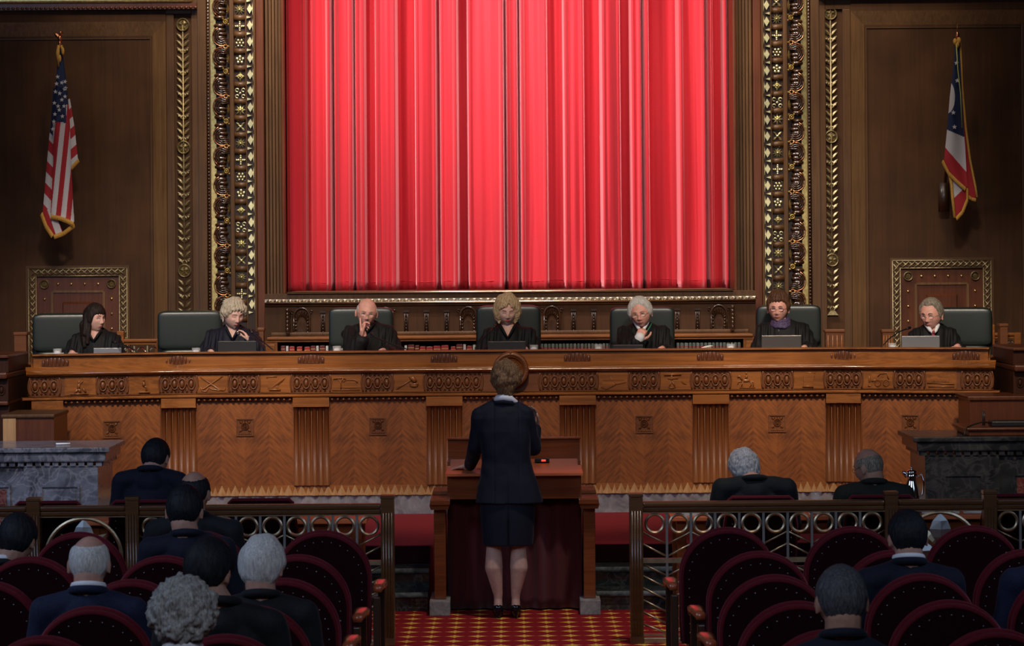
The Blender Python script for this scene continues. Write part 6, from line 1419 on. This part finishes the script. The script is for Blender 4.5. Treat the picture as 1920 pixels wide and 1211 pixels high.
# ------------------------------------------------------------ people seen from behind
def sitter(label, hu, crown_v, D_, yaw, skc, suit, hairfn, group, hs=1.0, pitch=8, roll=0, lean=.05, collar=True, shw=.205, drop=.235, dx=0, fatb=1.0, shirt='white', glasses=None, nbo=.24):
    c0 = P(hu, crown_v, D_+.12); hc = Vector((c0.x, D_+.12+lean, c0.z-.122*hs)); base = Vector((hc.x+dx, D_+.13, 0))
    r = root('person', base, label, 'person', group); T = HM(hc, 180+yaw, pitch, roll, hs)
    nb = Vector((hc.x+dx*.8, D_+.14, c0.z-nbo*hs)); b = MB(); head_mesh(b, T, 60, 48); b.cap(T @ Vector((0, .024, -.055)), nb+Vector((0, 0, -.03)), .064*hs, .066)
    SL = nb+Vector((-shw+.045, .0, -drop+.17)); SR = nb+Vector((shw-.045, 0, -drop+.17)); SL.z = SR.z = nb.z-(drop-.17)
    ch = Vector((nb.x, D_+.15, nb.z-.22)); hipz = .52
    b.ell(ch, (.15, .10, .18), 14, 10); b.ell((nb.x, D_+.15, .62), (.15, .10, .14), 12, 10); b.cap(ch, (nb.x, D_+.15, .62), .12, .12); b.cap(nb+Vector((0, 0, -.07)), SL, .045, .04); b.cap(nb+Vector((0, 0, -.07)), SR, .045, .04)
    j = MB(); j.ell(ch+Vector((0, 0, .0)), (.185*fatb, .125, .20), 22, 14); [j.cap(nb+Vector((0, .0, -.030)), S+Vector((0, 0, -.020)), .064, .062, 16) for S in (SL, SR)]
    j.ell(nb+Vector((0, -.004, -.085)), (.105, .106, .092), 20, 14); j.ell((nb.x, D_+.16, .66), (.185*fatb, .13, .20), 18, 12); j.cap(ch, (nb.x, D_+.16, .66), .15, .15, 16)
    tr = MB()
    for q, S in ((-1, SL), (1, SR)):
        el = S+Vector((q*.045, .05, -.26)); wr = Vector((nb.x+q*.09, D_+.47, .64)); b.cap(S, el, .042, .036); b.cap(el, wr, .034, .026); hand(b, wr, (-q*.35, 1, -.25), (0, 0, 1), side=q, curl=.4)
        j.cap(S+Vector((0, 0, -.02)), el, .066, .058, 14); j.cap(el, wr, .055, .042, 14)
        hip = Vector((nb.x+q*.09, D_+.17, .54)); kn = Vector((nb.x+q*.12, D_+.60, .53)); ft = Vector((kn.x, D_+.62, .12)); tr.cap(hip, kn, .088, .068); tr.cap(kn, ft, .062, .05)
        obj('shoe', MB().ell((kn.x, D_+.68, .05), (.045, .13, .048), 12, 8), 'black', r)
    body_mesh(r, b, skin(skc), .0065, 2)
    def fn(co, no):   # centre seam and shoulder seams
        co[:, 1] += (co[:, 1] < D_+.1)*.004*np.exp(-((co[:, 0]-nb.x)/.006)**2); return co
    cloth_mesh(r, 'jacket', j, suit, .0095, 3, .008, (7, 7, 6), fn, seed=hu % 13); cloth_mesh(r, 'trousers', tr, suit, .012, 2, .004)
    if collar:
        m = MB(); m.tube([(nb.x+.062*math.cos(a), nb.y-.004+.060*math.sin(a), nb.z+.024+.016*max(0, -math.sin(a))) for a in np.linspace(0, 2*PI, 26, endpoint=False)], .015, 8, closed=True); obj('shirt_collar', m, shirt, r)
    m = MB(); m.tube([(nb.x+.076*math.cos(a), nb.y-.0+.072*math.sin(a), nb.z+.002+.018*max(0, -math.sin(a))) for a in np.linspace(PI*.95, 2.05*PI, 22)], [.012+.007*math.sin(PI*i/21) for i in range(22)], 10); obj('jacket_collar', m, suit, r)
    hb = MB(); hairfn(hb, T, r, hc); face(r, T, glasses=glasses); return r
def HF(style, hair, th=.010, top=0, strand=.0028, blobs=0.0, bf=30, side=0, lump=0, crown=None, vox=.0055):
    def f(hb, T, r, hc):
        hair_shell(hb, T, style, th, top, side=side, lump=lump, crown=crown, seed=int(hc.x*7) % 9, nu=72, nv=54); hair_obj(r, hb, HAIR[hair], vox, strand, blobs=blobs, bf=bf, cen=hc)
    return f
M['suit1'] = plain('dark navy suit', (.006, .008, .019), .8, spec=.3, noise_s=160, amt=.4, sheen=.06); M['suit2'] = plain('blue suit', (.009, .013, .040), .8, spec=.3, noise_s=160, amt=.4, sheen=.06); M['suit3'] = plain('charcoal suit', (.008, .009, .011), .8, spec=.3, noise_s=160, amt=.4, sheen=.06); M['suit4'] = plain('olive grey suit', (.016, .017, .012), .8, spec=.3, noise_s=160, amt=.4, sheen=.06); M['blushirt'] = plain('pale blue shirt', (.35, .42, .62), .7)
K1 = (.42, .23, .16); K2 = (.50, .27, .20); K3 = (.30, .17, .12)
GC = 'people at the counsel tables'; GA = 'people in the public seats'
sitter('dark haired man in navy suit at the left counsel table leaning forward', 288, 825, 17.45, -18, K2, 'suit1', HF('short', 'black', .010, .004), GC, pitch=16, roll=2, hs=.98, dx=-.03, shw=.225, lean=.10, collar=False, drop=.22, nbo=.195)
sitter('man with grey wavy hair in charcoal suit at the right counsel table', 1398, 847, 17.45, 12, K2, 'suit3', HF('wavy', 'silver', .020, .006, .003, .007, 26), GC, pitch=20, hs=.98, shw=.25, fatb=1.15, lean=.13, dx=.07, collar=False, drop=.205, nbo=.18)
sitter('balding man with glasses and olive suit at the right counsel table', 1632, 842, 17.45, 50, K1, 'suit4', HF('bald', 'grey', .003, strand=.001, crown=((0, -.05, 1), 1.0)), GC, pitch=14, hs=1.0, shw=.24, fatb=1.12, lean=.10, dx=.03, collar=False, glasses='wire', drop=.225, nbo=.215)
sitter('man with bald crown and dark suit in the front row left of the aisle', 362, 884, 14.77, -12, K1, 'suit3', HF('bald', 'black', .006, crown=((0, .25, 1), .80)), GA, pitch=10, hs=.98, shw=.245, collar=False, fatb=1.1)
sitter('dark haired man in navy suit in the second row between the balding men', 344, 912, 13.58, -6, K2, 'suit1', HF('short', 'black', .009, .004), GA, pitch=8, hs=1.0, shw=.225, drop=.225, dx=.02, lean=.04, collar=False)
sitter('dark haired man at the left edge of the photo in the second row', 30, 967, 13.58, -18, K1, 'suit3', HF('short', 'black', .014, .006, .002), GA, pitch=10, hs=1.0, shw=.2, dx=-.1)
sitter('older man with pink bald crown and short white hair in blue suit', 164, 1006, 11.63, 0, K2, 'suit2', HF('short', 'white', .006, .0, .0012, crown=((0, .22, 1), .78)), GA, pitch=12, hs=.98, shw=.235, fatb=1.1, drop=.235)
sitter('white haired man in dark suit in the fourth row next to the aisle', 489, 1011, 11.63, -14, K2, 'suit3', HF('wavy', 'white', .017, .006, .0015, lump=.006), GA, pitch=12, hs=1.0, shw=.22, lean=.06, collar=False)
sitter('man with thick dark hair and black suit in the fifth row left of the aisle', 389, 1014, 10.74, -22, K1, 'suit3', HF('short', 'black', .014, .006, .001), GA, pitch=8, hs=1.02, shw=.24, dx=.06, lean=.05, collar=False)
sitter('person with grey curly hair nearest the camera on the left', 341, 1100, 9.88, 0, K1, 'suit3', HF('wavy', 'curly', .036, .006, .004, .014, 34, side=.004, lump=.012, vox=.006), GA, pitch=8, hs=1.02, shw=.2, drop=.24)
sitter('dark haired man with white collar in the third row right of the aisle', 1704, 960, 12.59, 6, K2, 'suit1', HF('short', 'black', .010, .006), GA, pitch=8, hs=.98, shw=.235, drop=.235)
sitter('man with cropped dark grey hair nearest the camera on the right', 1580, 1063, 9.88, 5, K1, 'suit1', HF('short', 'salt', .007, .002), GA, pitch=8, hs=1.04, shw=.2, drop=.25, collar=False)
sitter('person in blue grey suit cut by the right edge of the photo', 1985, 960, 12.59, 10, K2, 'suit2', HF('short', 'salt', .009, .002), GA, pitch=8, hs=.98, shw=.25, fatb=1.15, dx=.0)
